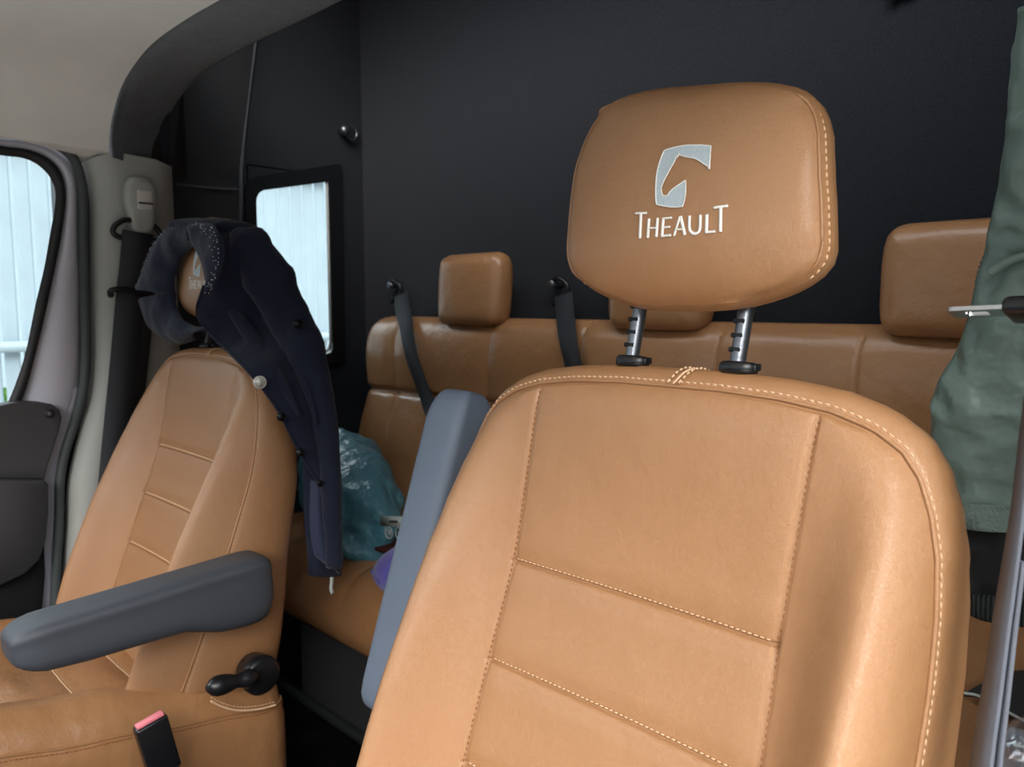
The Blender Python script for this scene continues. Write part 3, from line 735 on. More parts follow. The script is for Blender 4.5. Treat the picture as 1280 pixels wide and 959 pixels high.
# ------------------------------------------------------------------ side door (far left)
def dl(pts, X_, ext=None):
    c = [VX(x, y, X_) for x, y in pts]
    return np.array(c)
G = [(0, 194), (25, 197), (42, 203), (55, 213), (64, 225), (69, 240), (68, 262), (63, 290), (55, 335), (44, 382), (32, 440), (20, 478), (9, 505), (2, 520)]
S = [(0, 183), (30, 187), (50, 193), (66, 203), (77, 218), (82, 240), (81, 262), (77, 292), (67, 344), (56, 395), (44, 444), (34, 482), (24, 508), (16, 524)]
K = [(0, 169), (30, 171), (55, 178), (75, 190), (90, 207), (97, 235), (98, 262), (99, 300), (101, 370), (102, 443), (101, 484), (93, 520), (81, 560), (68, 600)]
E_ = [(0, 163), (32, 166), (60, 172), (85, 184), (101, 203), (109, 235), (110, 262), (110, 300), (111, 380), (112, 450), (106, 498), (99, 525), (90, 560), (76, 605)]
def ext(c, z=None):
    a = c[0].copy(); e = [np.array([a[0], y, a[2] + dz]) for y, dz in ((-.55, -.06), (-.2, .0), (.1, .012), (.3, .008))]
    return np.vstack([e, c])
cG = ext(dl(G, -1.985)); cG2 = ext(dl(G, -1.962)); cS = ext(dl(S, -1.955)); cS2 = ext(dl(S, -1.968)); cK1 = ext(dl([(.6 * a[0] + .4 * b[0], .6 * a[1] + .4 * b[1]) for a, b in zip(S, K)], -1.950)); cK2 = ext(dl([(.2 * a[0] + .8 * b[0], .2 * a[1] + .8 * b[1]) for a, b in zip(S, K)], -1.957)); cK = ext(dl(K, -1.972))
cE1 = ext(dl([(.5 * a[0] + .5 * b[0], .5 * a[1] + .5 * b[1]) for a, b in zip(K, E_)], -1.945)); cE = ext(dl(E_, -1.958))
N_ = 90
door = struct('door_1', loft([cS2, cK1, cK2, cK, cK + np.array([-.05, 0, 0]), cS2 + np.array([-.05, 0, 0])], N_), 'door_silver')
obj('window_seal', loft([cG, cG2, cS, cS2], N_), 'rubber', door)
# lower door sheet
z_bl = 0.12
lo = [VX(x, y, -1.966) for x, y in ((0, 505), (16, 524))]
KL = [VX(x, y, -1.968) for x, y in ((101, 484), (93, 520), (81, 560), (75, 600), (72, 650), (68, 700), (66, 755), (64, 800), (62, 900))]
KL.append(np.array([-1.968, KL[-1][1] - .004, .1]))
KL = np.array(KL); LL = KL.copy(); LL[:, 1] = -.55; LL[0, 2] = LL[1, 2] = KL[1, 2]
LM = KL.copy(); LM[:, 1] = .36; LM[0, 2] = VX(0, 520, -1.968)[2]
obj('door_sheet', loft([KL + np.array([-.05, 0, 0]), KL, KL + np.array([.006, -.012, 0]), LM + np.array([.006, 0, 0]), LL + np.array([.006, 0, 0]), LL + np.array([-.05, 0, 0])], 50), 'door_silver', door)
card = [(-60, 500), (0, 507), (12, 504), (28, 502), (50, 503), (66, 506), (75, 513), (78, 523), (74, 540), (66, 565), (59, 585), (56, 600), (-60, 592)]
def slab(poly, X0, X1, bev=.006):
    P0 = np.array([VX(x, y, X1) for x, y in poly]); c = P0.mean(0); n = len(P0)
    r = []
    for X_, sc in ((X0, 1.0), (X1 - bev, 1.0), (X1 - bev * .3, .985), (X1, .965)):
        Q = c + (P0 - c) * sc; Q[:, 0] = X_; r.append(Q)
    return np.vstack(r), gridf(4, n, True) + [tuple(range(3 * n, 4 * n)), tuple(range(n))]
cardx = [(x if x > -50 else x - 240, y) for x, y in card]
obj('door_card', slab(cardx, -1.966, -1.93), 'door_card', door, smooth=True, angle=40, label='dark grey upper door trim')
card2 = [(-300, 590), (0, 600), (54, 600), (61, 606), (61, 640), (58, 675), (50, 700), (32, 718), (0, 733), (-300, 790)]
obj('door_card', slab(card2, -1.966, -1.915), 'door_card', door, smooth=True, angle=40)
card3 = [(-300, 740), (0, 715), (38, 700), (56, 680), (57, 720), (52, 775), (48, 860), (-300, 1100)]
obj('door_pocket', slab(card3, -1.966, -1.945), 'black_matte', door, smooth=True, angle=40)
sc_ = VX(62, 517, -1.929)
so = obj('screw', tube(np.array([sc_ + (-.004, 0, 0), sc_ + (.002, 0, 0), sc_ + (.0035, 0, 0)]), np.array([.010, .010, .007]), 20), 'rubber', door)
obj('screw_recess', tube(np.array([sc_ + (.0034, 0, 0), sc_ + (.0042, 0, 0)]), np.array([.005, .004]), 6), 'steel', so)
Gz = ext(dl(G, -1.978)); gp = np.vstack([Gz, [[-1.978, .30, Gz[-1][2] - .05], [-1.978, -.55, Gz[-1][2] - .06]]])
obj('door_glass', (np.vstack([gp, gp + np.array([-.004, 0, 0])]), [tuple(range(len(gp))), tuple(range(len(gp), 2 * len(gp)))]), 'glass', door, smooth=False)
EL = [VX(x, y, -1.958) for x, y in ((106, 498), (98, 528), (86, 565), (80, 600), (79, 650), (76, 700), (74, 755), (73, 800))]; EL.append(np.array([-1.958, EL[-1][1] - .004, .1]))
wsp = np.vstack([cE1[:-3], np.array(EL[1:]) + np.array([.006, -.010, 0])])
struct('trim_6', tube(catmull(wsp, 120), .0105, 10, rx=.012, upv=(1, 0, 0)), 'rubber_grey')
# B pillar trim
pf = [(100, 204), (108, 225), (112, 262), (112, 300), (113, 380), (114, 450), (109, 498), (102, 525), (93, 560), (84, 605), (82, 650), (79, 700), (77, 755), (76, 800)]
c0 = [VX(x, y, -1.968) for x, y in pf]; c0.append(np.array([-1.968, c0[-1][1], .05]))
c1 = [VX(x + 7, y + (-3 if i == 0 else 0), -1.940) for i, (x, y) in enumerate(pf)]; c1.append(np.array([-1.940, c1[-1][1], .05]))
c2 = [VX(x + (22 if i < 8 else 20), y + (-9 if i == 0 else 0), -1.915) for i, (x, y) in enumerate(pf)]; c2.append(np.array([-1.915, c2[-1][1], .05]))
c3 = [VX(x + (44 if i < 8 else 40), y + (-14 if i == 0 else 0), -1.912) for i, (x, y) in enumerate(pf)]; c3.append(np.array([-1.912, c3[-1][1], .05]))
z3 = [p[2] for p in c3]
c4 = [np.array([-1.925, .74, min(z, 1.525)]) for z in z3]; c5 = [np.array([-1.938, .783, min(z, 1.515)]) for z in z3]; c6 = [np.array([-1.975, .790, min(z, 1.512)]) for z in z3]
struct('trim_7', loft([c0, c1, c2, c3, c4, c5, c6], 70), 'trim_grey')
obj_notch = VX(85, 672, -1.925)
# belt height adjuster and passenger belt
ba = VX(173, 258, -1.905)
adj = thing('belt_height_adjuster', 'grey plastic seat belt height adjuster high on the door pillar', 'belt adjuster', ba)
def padbody(c, hy, hz, thk, k=1.0):
    n = 32; V = []
    for sc, h in ((1.0, 0), (1.0, thk * .6), (.93, thk * .9), (.75, thk), (.3, thk * 1.05)):
        for j in range(n):
            t = 2 * math.pi * j / n; c_, s_ = math.cos(t), math.sin(t)
            wz = 1.0 if s_ > 0 else .82
            V.append((c[0] + h, c[1] + sc * hy * wz * abs(c_) ** .6 * np.sign(c_), c[2] + sc * hz * abs(s_) ** .75 * np.sign(s_)))
    return np.array(V), gridf(5, n, True) + [tuple(range(4 * n, 5 * n)), tuple(range(n))]
obj('cover', padbody(ba, .036, .066, .03), 'trim_grey', adj)
obj('slider_button', box((ba[0] + .031, ba[1] + .004, ba[2] + .012), (.008, .034, .046), None, .004), 'trim_lamp', adj)
obj('slider_ridge', box((ba[0] + .0355, ba[1] + .004, ba[2] + .004), (.005, .032, .004), None, .001), 'rubber', adj)
pb = thing('seat_belt', 'black seat belt running down the grey pillar behind the passenger seat', 'seat belt', (-1.88, .72, .6))
dr = VX(170, 290, -1.885)
loop = np.array([dr + (0, -.045 + 0, .012), dr + (0, -.05, -.004), dr + (0, -.03, -.016), dr + (0, .03, -.018), dr + (0, .055, -.012), dr + (0, .052, .004), dr + (0, .03, .022), dr + (0, -.02, .026)])
obj('guide_ring', tube(catmull(np.vstack([loop, loop[:1]]), 40)[:-1], .0065, 10, closed=True, upv=(1, 0, 0)), 'black_plastic', pb)
wp = np.array([VX(171, 290, -1.878), VX(167, 335, -1.878), VX(163, 370, -1.878), VX(155, 460, -1.875), VX(146, 550, -1.87), VX(138, 640, -1.865), VX(130, 760, -1.87), (-1.87, .60, .05)])
obj('webbing', ribbon(catmull(wp, 30), .062, .002, (0, 1, 0)), 'webbing', pb)
wp2 = np.array([VX(179, 292, -1.895), VX(180, 370, -1.89), VX(172, 460, -1.885), VX(160, 560, -1.88), VX(150, 680, -1.875)])
obj('webbing', ribbon(catmull(wp2, 30), .05, .002, (-.2, 1, 0)), 'webbing', pb)
gcl = VX(164, 366, -1.872)
obj('webbing_guide', tube(catmull(np.array([gcl + (-.012, -.040, -.006), gcl + (.004, -.044, .004), gcl + (.006, -.02, .008), gcl + (.006, .02, .002), gcl + (.002, .045, -.004), gcl + (-.014, .05, -.004)]), 24), .007, 10), 'black_plastic', pb)

# rear seat belts
def rear_belt(ax, ay, pts, label):
    A = VY(ax, ay, YW - .03)
    t = thing('rear_seat_belt', label, 'seat belt', A, 'seat belts of the rear bench')
    a1 = np.array([A + (-.035, .028, .005), A + (-.028, -.002, .012), A + (-.006, -.008, .018), A + (.018, -.006, .004), A + (.022, -.004, -.018), A + (.006, -.004, -.034), A + (-.018, -.004, -.036), A + (-.03, -.002, -.05)])
    obj('anchor_loop', tube(catmull(a1, 30), .0062, 10, upv=(1, 0, 0)), 'black_plastic', t)
    obj('anchor_bolt', tube(np.array([A + (-.03, .03, .004), A + (-.03, -.012, .004), A + (-.03, -.014, .004)]), np.array([.011, .011, .007]), 12), 'steel', t)
    P = np.array([VY(x, y, yy) for x, y, yy in pts])
    obj('webbing', ribbon(catmull(P, 40), .047, .0022, (1, .1, 0)), 'webbing', t)
rear_belt(497, 358, [(501, 368, 1.478), (503, 385, 1.435), (507, 403, 1.392), (512, 435, 1.368), (521, 465, 1.368), (534, 500, 1.375), (547, 530, 1.350), (560, 570, 1.32), (566, 640, 1.28)], 'black rear seat belt hanging left of the left rear headrest')
rear_belt(703, 357, [(704, 368, 1.478), (706, 390, 1.43), (708, 408, 1.392), (711, 430, 1.368), (716, 455, 1.366), (722, 490, 1.372), (735, 560, 1.33), (745, 640, 1.28)], 'black rear seat belt hanging between the left and middle rear headrests')

# wall hooks
hk = VX(428, 166, XL)
t = thing('coat_hook', 'small chrome double-knob coat hook on the dark wall above the rear window', 'hook', hk)
obj('stem', tube(np.array([hk + (0, 0, 0), hk + (.012, 0, 0), hk + (.03, .004, .002)]), np.array([.018, .008, .007]), 16), 'chrome', t)
def sphere(c, r, n=14):
    V = []
    for i in range(n + 1):
        a = math.pi * i / n
        for j in range(n * 2): b = math.pi * j / n; V.append((c[0] + r * math.sin(a) * math.cos(b), c[1] + r * math.sin(a) * math.sin(b), c[2] + r * math.cos(a)))
    return np.array(V), gridf(n + 1, 2 * n, True)
obj('knob', sphere(hk + (.036, -.016, 0), .017), 'steel', t)
ringp = np.array([hk + (.02 + 0 * math.cos(u), .022 + .020 * math.cos(u), .022 * math.sin(u)) for u in np.linspace(0, 2 * math.pi, 25)[:-1]])
obj('ring', tube(ringp, .004, 8, closed=True, upv=(1, 0, 0)), 'steel', t)
hb = VY(1125, 0, YW)
t = thing('wall_clip', 'small metal clip fixed at the top of the back wall', 'clip', hb)
obj('clip_plate', box(hb + (-.004, -.012, .012), (.024, .024, .032), None, .004), 'steel', t)
obj('clip_tongue', tube(np.array([hb + (.01, -.01, .008), hb + (.022, -.012, -.002), hb + (.03, -.008, .004)]), .004, 8), 'steel', t)

# ------------------------------------------------------------------ draped sheets
def csheet(ctrl, nu, nv, noise_amp=0.0, fr=14.0, seed=0.0, dirv=(0.7, -0.7, 0)):
    C = np.array(ctrl, float)                       # rows x cols x 3
    A = np.array([catmull(r, nv) for r in C])       # rows x nv
    B = np.stack([catmull(A[:, j], nu) for j in range(nv)], 1)
    if noise_amp:
        d = np.array(dirv, float); d /= np.linalg.norm(d)
        for i in range(nu):
            for j in range(nv):
                p = B[i, j]; w = noise.noise(Vector((p[0] * fr + seed, p[1] * fr, p[2] * fr * .45)))
                w2 = noise.noise(Vector((p[0] * fr * 2.3 + seed, p[1] * fr * 2.3, p[2] * fr)))
                B[i, j] = p + d * noise_amp * (w + .35 * w2)
    return B
def thick(B, th, dirv):
    nu, nv = B.shape[:2]; n = nu * nv
    # thickness along the local normal, on the side facing away from dirv
    du = np.gradient(B, axis=0); dv = np.gradient(B, axis=1); N = np.cross(du, dv); N /= np.linalg.norm(N, axis=2)[:, :, None] + 1e-9
    sg = np.sign(np.sum(N * np.array(dirv, float), axis=2)); N *= np.where(sg == 0, 1, sg)[:, :, None]
    V = np.vstack([B.reshape(-1, 3), (B - N * th).reshape(-1, 3)])
    f = gridf(nu, nv) + gridf(nu, nv, off=n)
    b = [j for j in range(nv)] + [i * nv + nv - 1 for i in range(1, nu)] + [(nu - 1) * nv + j for j in range(nv - 2, -1, -1)] + [i * nv for i in range(nu - 2, 0, -1)]
    k = len(b)
    f += [(b[q], b[(q + 1) % k], b[(q + 1) % k] + n, b[q] + n) for q in range(k)]
    return V, f
coat = thing('navy_coat', 'navy wool coat with crystal-trimmed collar draped over the passenger headrest', 'coat', (-1.3, .75, .68))
TOCAM = (.75, -.65, .1)
body = [
 [(258,290,-1.42),(280,279,-1.40),(303,277,-1.385),(325,286,-1.375),(338,300,-1.36)],
 [(262,335,-1.385),(285,320,-1.35),(310,318,-1.335),(335,322,-1.335),(352,334,-1.33)],
 [(247,388,-1.43),(280,370,-1.37),(315,362,-1.335),(345,362,-1.325),(368,374,-1.315)],
 [(270,425,-1.385),(300,412,-1.365),(330,402,-1.345),(360,404,-1.325),(384,420,-1.30)],
 [(312,466,-1.268),(335,455,-1.258),(358,446,-1.265),(380,448,-1.255),(400,458,-1.26)],
 [(347,512,-1.226),(365,505,-1.215),(382,500,-1.215),(398,500,-1.225),(411,506,-1.24)],
 [(374,565,-1.222),(386,560,-1.212),(398,556,-1.215),(410,556,-1.225),(420,560,-1.24)],
 [(400,607,-1.222),(406,605,-1.216),(412,603,-1.215),(419,603,-1.222),(425,604,-1.24)],
 [(411,650,-1.225),(415,650,-1.216),(419,650,-1.215),(424,650,-1.222),(427,650,-1.24)],
 [(412,704,-1.228),(415,708,-1.22),(419,712,-1.22),(424,716,-1.225),(427,717,-1.24)]]
Bc = csheet([[VX(*q) for q in r] for r in body], 90, 44, .010, 13, 2.0, TOCAM)
obj('front_panel', thick(Bc, .004, TOCAM), 'navy', coat)
# edge fold along the front closing edge
obj('front_edge', tube(catmull(Bc[14::6, 0], 60), .0028, 8), 'navy', coat)
# lining / back part hanging behind the seat corner
lin_ = [[(378,575,-1.262),(395,575,-1.25),(412,575,-1.25),(424,580,-1.26)],
        [(380,640,-1.262),(395,640,-1.247),(412,640,-1.247),(427,640,-1.26)],
        [(384,690,-1.262),(396,694,-1.245),(412,698,-1.245),(428,698,-1.258)],
        [(385,719,-1.262),(397,722,-1.245),(412,722,-1.245),(427,720,-1.258)]]
Bl = csheet([[VX(*q) for q in r] for r in lin_], 40, 24, .006, 22, 9.0, TOCAM)
obj('back_hem', thick(Bl, .004, TOCAM), 'navy', coat)
ln2 = [[(388,600,-1.246),(396,602,-1.236),(404,612,-1.232)],[(387,650,-1.246),(398,650,-1.234),(412,655,-1.232)],[(392,690,-1.246),(403,695,-1.234),(413,705,-1.232)],[(404,703,-1.244),(409,707,-1.234),(413,709,-1.232)]]
obj('lining', thick(csheet([[VX(*q) for q in r] for r in ln2], 24, 14, .002, 20, 4.0, TOCAM), .002, TOCAM), 'navy_light', coat)
bp = [[(285,288,.80),(300,284,.80),(322,290,.81)],[(292,350,.82),(325,345,.83),(352,350,.84)],[(310,420,.84),(350,415,.85),(384,424,.86)],[(345,500,.86),(378,500,.87),(405,505,.87)],[(388,590,.86),(402,590,.87),(419,592,.88)],[(388,712,.86),(404,714,.87),(424,714,.88)]]
Bb_ = csheet([[VY(*q) for q in r] for r in bp], 50, 20, .006, 15, 1.0, (0, 1, 0))
obj('back_panel', thick(Bb_, .004, (0, 1, 0)), 'navy', coat)
# sleeve: a slack tapering tube along the outer side
sv = np.array([VX(x, y, X_) for x, y, X_ in ((293, 292, -1.38), (316, 318, -1.345), (340, 358, -1.315), (363, 400, -1.295), (384, 448, -1.245), (400, 505, -1.215), (410, 560, -1.205), (415, 620, -1.205), (417, 680, -1.21), (418, 708, -1.215))])
svp = catmull(sv, 60); rad = np.interp(np.linspace(0, 1, 60), [0, .06, .2, .4, .55, .7, .85, 1], [.018, .040, .044, .038, .026, .020, .0165, .0155])
V, f = tube(svp, rad, 24, rx=rad * .72, upv=TOCAM)
for i in range(len(V)):
    p = V[i]; c = svp[i // 24]; w = noise.noise(Vector(p * 22)) + .5 * noise.noise(Vector(p * 50)); V[i] = c + (p - c) * (1 + .16 * w)
obj('sleeve', (V, f), 'navy', coat)
# fold ridges on the front
for fl in ([(290,300,-1.40),(300,335,-1.375),(322,372,-1.37),(350,420,-1.305),(378,470,-1.228),(396,530,-1.195)],
           [(272,345,-1.40),(290,385,-1.38),(320,430,-1.32),(350,475,-1.235),(375,520,-1.205)]):
    P = catmull(np.array([VX(*q) for q in fl]), 40); r_ = .011 * np.sin(np.linspace(.15, math.pi - .1, 40)) + .002
    obj('fold', tube(P, r_, 12, rx=r_ * .6, upv=TOCAM), 'navy', coat)
# collar and lapels
def band2(outer, inner, Yo, Yi, bul, nu, nv, mt, name, rim=True):
    o = catmull(np.array([VY(x, y, Yo + dy) for x, y, dy in outer]), nu); i_ = catmull(np.array([VY(x, y, Yi) for x, y in inner]), nu)
    B = np.zeros((nu, nv, 3))
    for k in range(nv):
        t = k / (nv - 1); B[:, k] = o * (1 - t) + i_ * t + np.array([.25, -1, .1]) * bul * math.sin(math.pi * min(1, t * 1.0)) ** .8
    for a in range(nu):
        for b in range(nv):
            p = B[a, b]; B[a, b] = p + np.array([.2, -1, 0]) * .005 * noise.noise(Vector(p * 26))
    ob = obj(name, thick(B, .005, (0, -1, 0)), mt, coat)
    return o, B
U_out = [(262,278,.02),(236,276,.02),(212,283,.015),(196,300,.01),(183,325,.0),(174,350,.0),(170,362,.0)]
U_in = [(252,309),(242,309),(231,317),(224,330),(220,345),(218,357),(217,368)]
o1, B1 = band2(U_out, U_in, .625, .640, .022, 50, 18, 'navy', 'collar')
L_out = [(171,377,0),(178,396,0),(190,413,.01),(207,426,.02),(225,431,.03),(246,425,.03)]
L_in = [(218,366),(219,380),(224,392),(232,402),(243,408),(257,409)]
o2, B2 = band2(L_out, L_in, .63, .642, .018, 50, 18, 'navy', 'lapel')
R_out = [(244,279,.01),(262,279,.0),(274,290,-.005),(278,312,-.01),(276,335,-.01),(270,354,-.01),(262,371,-.01)]
R_in = [(236,290),(238,300),(245,312),(250,326),(255,342),(259,356),(262,371)]
o3, B3 = band2(R_out, R_in, .612, .606, .012, 50, 16, 'navy', 'collar')
# rolled inner edge round the headrest
ro = np.array([VY(x, y, Y_) for x, y, Y_ in ((240, 300, .615), (238, 290, .615), (245, 284, .62), (254, 290, .617), (258, 305, .61), (262, 325, .605))])
obj('collar_roll', tube(catmull(ro, 30), .009, 12), 'navy', coat)
cb = catmull(np.array([VY(x, y, Y_) for x, y, Y_ in ((222, 287, .655), (240, 282, .665), (262, 282, .67), (285, 284, .675), (305, 290, .69))]), 30)
obj('collar_stand', tube(cb, np.interp(np.linspace(0, 1, 30), [0, .15, .85, 1], [.01, .045, .045, .02]), 14, rx=np.interp(np.linspace(0, 1, 30), [0, .15, .85, 1], [.006, .013, .015, .01]), upv=(0, 0, 1)), 'navy', coat)
# crystals along the collar edge
cr = []; rs = random.Random(3)
for oc, Bx, n in ((o1, B1, 62), (o3, B3, 55)):
    for q in range(n):
        t = (q + rs.random()) / n; i = int(t * 46) + 2; k = rs.choice([0, 0, 1, 1, 2, 3])
        p = Bx[i, min(k + 1, 5)] + np.array([.15, -1, .05]) * .0015; r = rs.uniform(.0006, .0011)
        cr.append(sphere(p, r, 3))
    obj('crystal_trim', join(*cr), 'crystal', coat, smooth=False, label='tiny clear rhinestones along the collar edge'); cr = []
def button(px, py, X_, r, m, lab):
    c = VX(px, py, X_); d = np.array(TOCAM); d /= np.linalg.norm(d)
    P = np.array([c - d * .004, c, c + d * .003, c + d * .0036, c + d * .0028]); b_ = obj('button', tube(P, np.array([r * .6, r, r * .96, r * .8, r * .5]), 20), m, coat, label=lab)
button(325, 478, -1.238, .0115, 'pearl', 'silver-white top button')
button(352, 521, -1.204, .0082, 'black_plastic', None); button(376, 566, -1.202, .0075, 'black_plastic', None); button(400, 604, -1.204, .006, 'black_plastic', None)
button(373, 405, -1.245, .009, 'black_plastic', 'black sleeve button')
tgc = [VX(x, y, -1.25) for x, y in ((412, 714), (415, 724), (414, 735), (416, 742))]
obj('hanging_tag', ribbon(catmull(np.array(tgc), 12), .0075, .0008, (0, 1, 0)), 'print', coat, label='small pale tag hanging below the hem')

# ------------------------------------------------------------------ things on the bench
def blob(c, ax, rx, ry, rz, nu=40, nv=48, amp=.1, fr=9, seed=0, p1=.8, p2=.8, flat=-1.0):
    c = np.array(c); R = np.array(ax, float); V = []
    for i in range(nu + 1):
        a = math.pi * i / nu
        for j in range(nv):
            b = 2 * math.pi * j / nv
            s = lambda v, p: abs(v) ** p * (1 if v >= 0 else -1)
            q = np.array([rx * s(math.cos(a), p1), ry * s(math.sin(a), p2) * s(math.cos(b), p2), rz * s(math.sin(a), p2) * s(math.sin(b), p2)])
            n1 = noise.noise(Vector((q[0] * fr + seed, q[1] * fr, q[2] * fr))) + .5 * noise.noise(Vector((q[0] * fr * 2.4, q[1] * fr * 2.4 + seed, q[2] * fr * 2.4)))
            q = q * (1 + amp * n1); q[2] = max(q[2], flat)
            V.append(c + R @ q)
    return np.array(V), gridf(nu + 1, nv, True)
bgc = np.array([-1.735, 1.13, .60 + .090])
ang = math.radians(-20); AX = np.array([[math.cos(ang), -math.sin(ang), 0], [math.sin(ang), math.cos(ang), 0], [0, 0, 1]])
AX = AX @ np.array([[math.cos(.24), 0, math.sin(.24)], [0, 1, 0], [-math.sin(.24), 0, math.cos(.24)]])
bag = thing('teal_stuff_sack', 'crumpled teal nylon stuff sack lying on the rear bench beside the coat', 'bag', (bgc[0], bgc[1], .58))
obj('sack', blob(bgc, AX, .27, .115, .118, amp=.17, fr=11, seed=3, p1=.7, p2=.85, flat=-.088), 'teal', bag)
# printed care label on the sack (front side)
def on_bag(px, py, d=.0): return VY(px, py, d)
lab = []
def strip(p, q, w, yy):
    a = VY(*p, yy); b = VY(*q, yy); return ribbon(np.array([a, b]), w, .001, (0, 0, 1))
PB = 1.052
obj('printed_label', join(strip((475, 651), (509, 653), .024, PB - .002), strip((475, 645.5), (509, 647), .003, PB)), 'print', bag)
def circ(px, py, r, yy):
    c = VY(px, py, yy); return tube(np.array([c + (r * math.cos(u), 0, r * math.sin(u)) for u in np.linspace(0, 2 * math.pi, 25)[:-1]]), .0014, 6, closed=True, upv=(0, 1, 0))
cA = VY(486, 666, PB); cB = VY(499, 667, PB)
obj('printed_badge', join(circ(486, 666, .014, PB), circ(499, 667, .014, PB), box(cA, (.012, .001, .010)), box(cB, (.010, .001, .008))), 'print', bag)
obj('printed_word', join(strip((487, 652), (497, 652.4), .006, PB - .004)), 'rubber_grey', bag)
tag(obj('dark_red_cloth', blob((-1.56, 1.10, .602), np.eye(3), .16, .07, .022, 20, 28, .15, 14, 5, .8, .9), 'maroon'), 'dark red cloth lying under the teal sack on the bench', 'cloth')
pc = thing('purple_fleece', 'rolled purple fleece at the front of the bench beside the near seat', 'fleece', (-1.30, 1.0, .58))
ps = [VY(476, 724, .960), VY(492, 714, .99), VY(515, 700, 1.03), VY(545, 690, 1.08)]
Pp = catmull(np.array(ps), 30); rr_ = np.interp(np.linspace(0, 1, 30), [0, .05, .3, 1], [.030, .036, .046, .05])
V, f = tube(Pp, rr_, 28, rx=rr_ * .9)
for i in range(len(V)): V[i] += .004 * noise.noise_vector(Vector(V[i] * 20))
obj('roll', (V, f), 'purple', pc)
sp_ = []
for k in range(60):
    t = k / 59; r = .008 + .022 * t; u = t * 4.2 * math.pi
    a_, b_, d_ = frame_from(Pp[1] - Pp[0]); sp_.append(Pp[0] - d_ * .003 + a_ * r * math.cos(u) + b_ * r * math.sin(u) * .9)
obj('rolled_end', tube(np.array(sp_), .0045, 8), 'purple', pc)
# red scrap behind the passenger seat
rp = VX(337, 889, -1.30)
rc = VZ(336, 895, .30)
tag(obj('red_case', box(VZ(337, 893, .035), (.05, .05, .07), None, .012), 'red'), 'small red case on the floor behind the passenger seat', 'case')
# things at the right end of the bench
tag(obj('white_sheet', thick(csheet([[VZ(1246, 903, .600), VZ(1262, 908, .600), VZ(1300, 917, .600)], [VZ(1244, 925, .603), VZ(1262, 928, .598), VZ(1310, 935, .602)], [VZ(1240, 962, .601), VZ(1262, 965, .603), VZ(1320, 970, .6)]], 20, 24, .003, 30, 2, (0, 0, 1)), .004, (0, 0, 1)), 'white_plastic'), 'folded white plastic sheet on the right end of the bench', 'plastic sheet')
cl = [VZ(1205, 868, .590), VZ(1222, 871, .592), VZ(1240, 882, .594), VZ(1262, 893, .596), VZ(1285, 905, .597), VZ(1330, 925, .597)]
sl_ = thing('dark_garment', 'dark folded garment with pale piped edge on the right end of the bench', 'garment', cl[2])
gc = [[p + np.array([0.0, .0, 0]) for p in cl], [p + np.array([.03, .05, .02 + .012 * i]) for i, p in enumerate(cl)], [p + np.array([.05, .10, .004]) for p in cl]]
obj('cloth', thick(csheet(gc, 20, 40, .004, 25, 1, (0, 0, 1)), .006, (0, 0, 1)), 'jacket_dark', sl_)
obj('piped_edge', tube(catmull(np.array(cl) + np.array([0, -.001, .002]), 40), .0022, 8), 'print', sl_)
tag(obj('clear_bag', blob(VZ(1302, 950, .63), np.eye(3), .05, .05, .045, 24, 30, .25, 30, 8, .9, .9), 'film'), 'crumpled clear plastic bag at the right end of the bench', 'plastic bag')

# ------------------------------------------------------------------ green jacket hanging at the right
jk = thing('green_jacket', 'sage green padded jacket hanging behind the near seat at the right', 'jacket', (-.15, 1.0, .8))
def jloft(rows, Yc, dep, n, m, name, amp, fr, seed, th=None, par=jk):
    """closed body: rows of (left px, right px, py); the body is an ellipse-like section about plane Y=Yc"""
    rows = np.array(rows, float); R2 = catmull(rows, n); V = []; nn = 72
    for i, (xl, xr, y) in enumerate(R2):
        A = VY(xl, y, Yc); B = VY(xr, y, Yc); c = (A + B) / 2; h = (B - A) / 2
        for j in range(nn):
            t = 2 * math.pi * j / nn; c_, s_ = math.cos(t), math.sin(t)
            p = c + h * abs(c_) ** .85 * np.sign(c_) + np.array([0, -1, 0]) * dep * abs(s_) ** .7 * np.sign(s_)
            w = noise.noise(Vector((p[0] * fr + seed - p[2] * fr * .35, p[1] * fr, p[2] * fr * .8 + p[0] * fr * .6)))
            w2 = 1 - abs(noise.noise(Vector((p[0] * fr * 1.8 + seed + p[2] * fr * 1.1, 0, p[2] * fr * 1.5 - p[0] * fr)))) * 2
            V.append(p + np.array([-.15, -1, .1]) * amp * (w + .55 * w2) * (1 if s_ > 0 else .2) * min(1, abs(s_) * 2.5))
    return obj(name, (np.array(V), gridf(n, nn, True) + [tuple(range(nn)), tuple(range((n - 1) * nn, n * nn))]), m, par)
jloft([(1276, 1480, 20), (1268, 1480, 70), (1263, 1480, 140), (1256, 1480, 200), (1247, 1480, 255), (1237, 1480, 305), (1226, 1480, 345), (1217, 1480, 390), (1204, 1480, 425), (1190, 1480, 455), (1174, 1480, 490), (1168, 1470, 520), (1172, 1460, 570), (1190, 1450, 625)], 1.02, .055, 110, 'jacket', 'jacket_body', .014, 15, 4)
jloft([(1195, 1450, 620), (1192, 1455, 632), (1194, 1455, 645), (1200, 1450, 652)], 1.02, .062, 14, 'jacket_hem', 'hem_band', .004, 30, 2)
jloft([(1190, 1440, 640), (1190, 1440, 690), (1196, 1430, 735), (1200, 1430, 745)], 1.04, .05, 30, 'jacket_dark', 'lining', .010, 14, 7)
jloft([(1192, 1430, 732), (1200, 1430, 748), (1215, 1420, 762), (1236, 1410, 768)], 1.04, .052, 14, 'jacket_rib', 'ribbed_hem', .001, 14, 7)
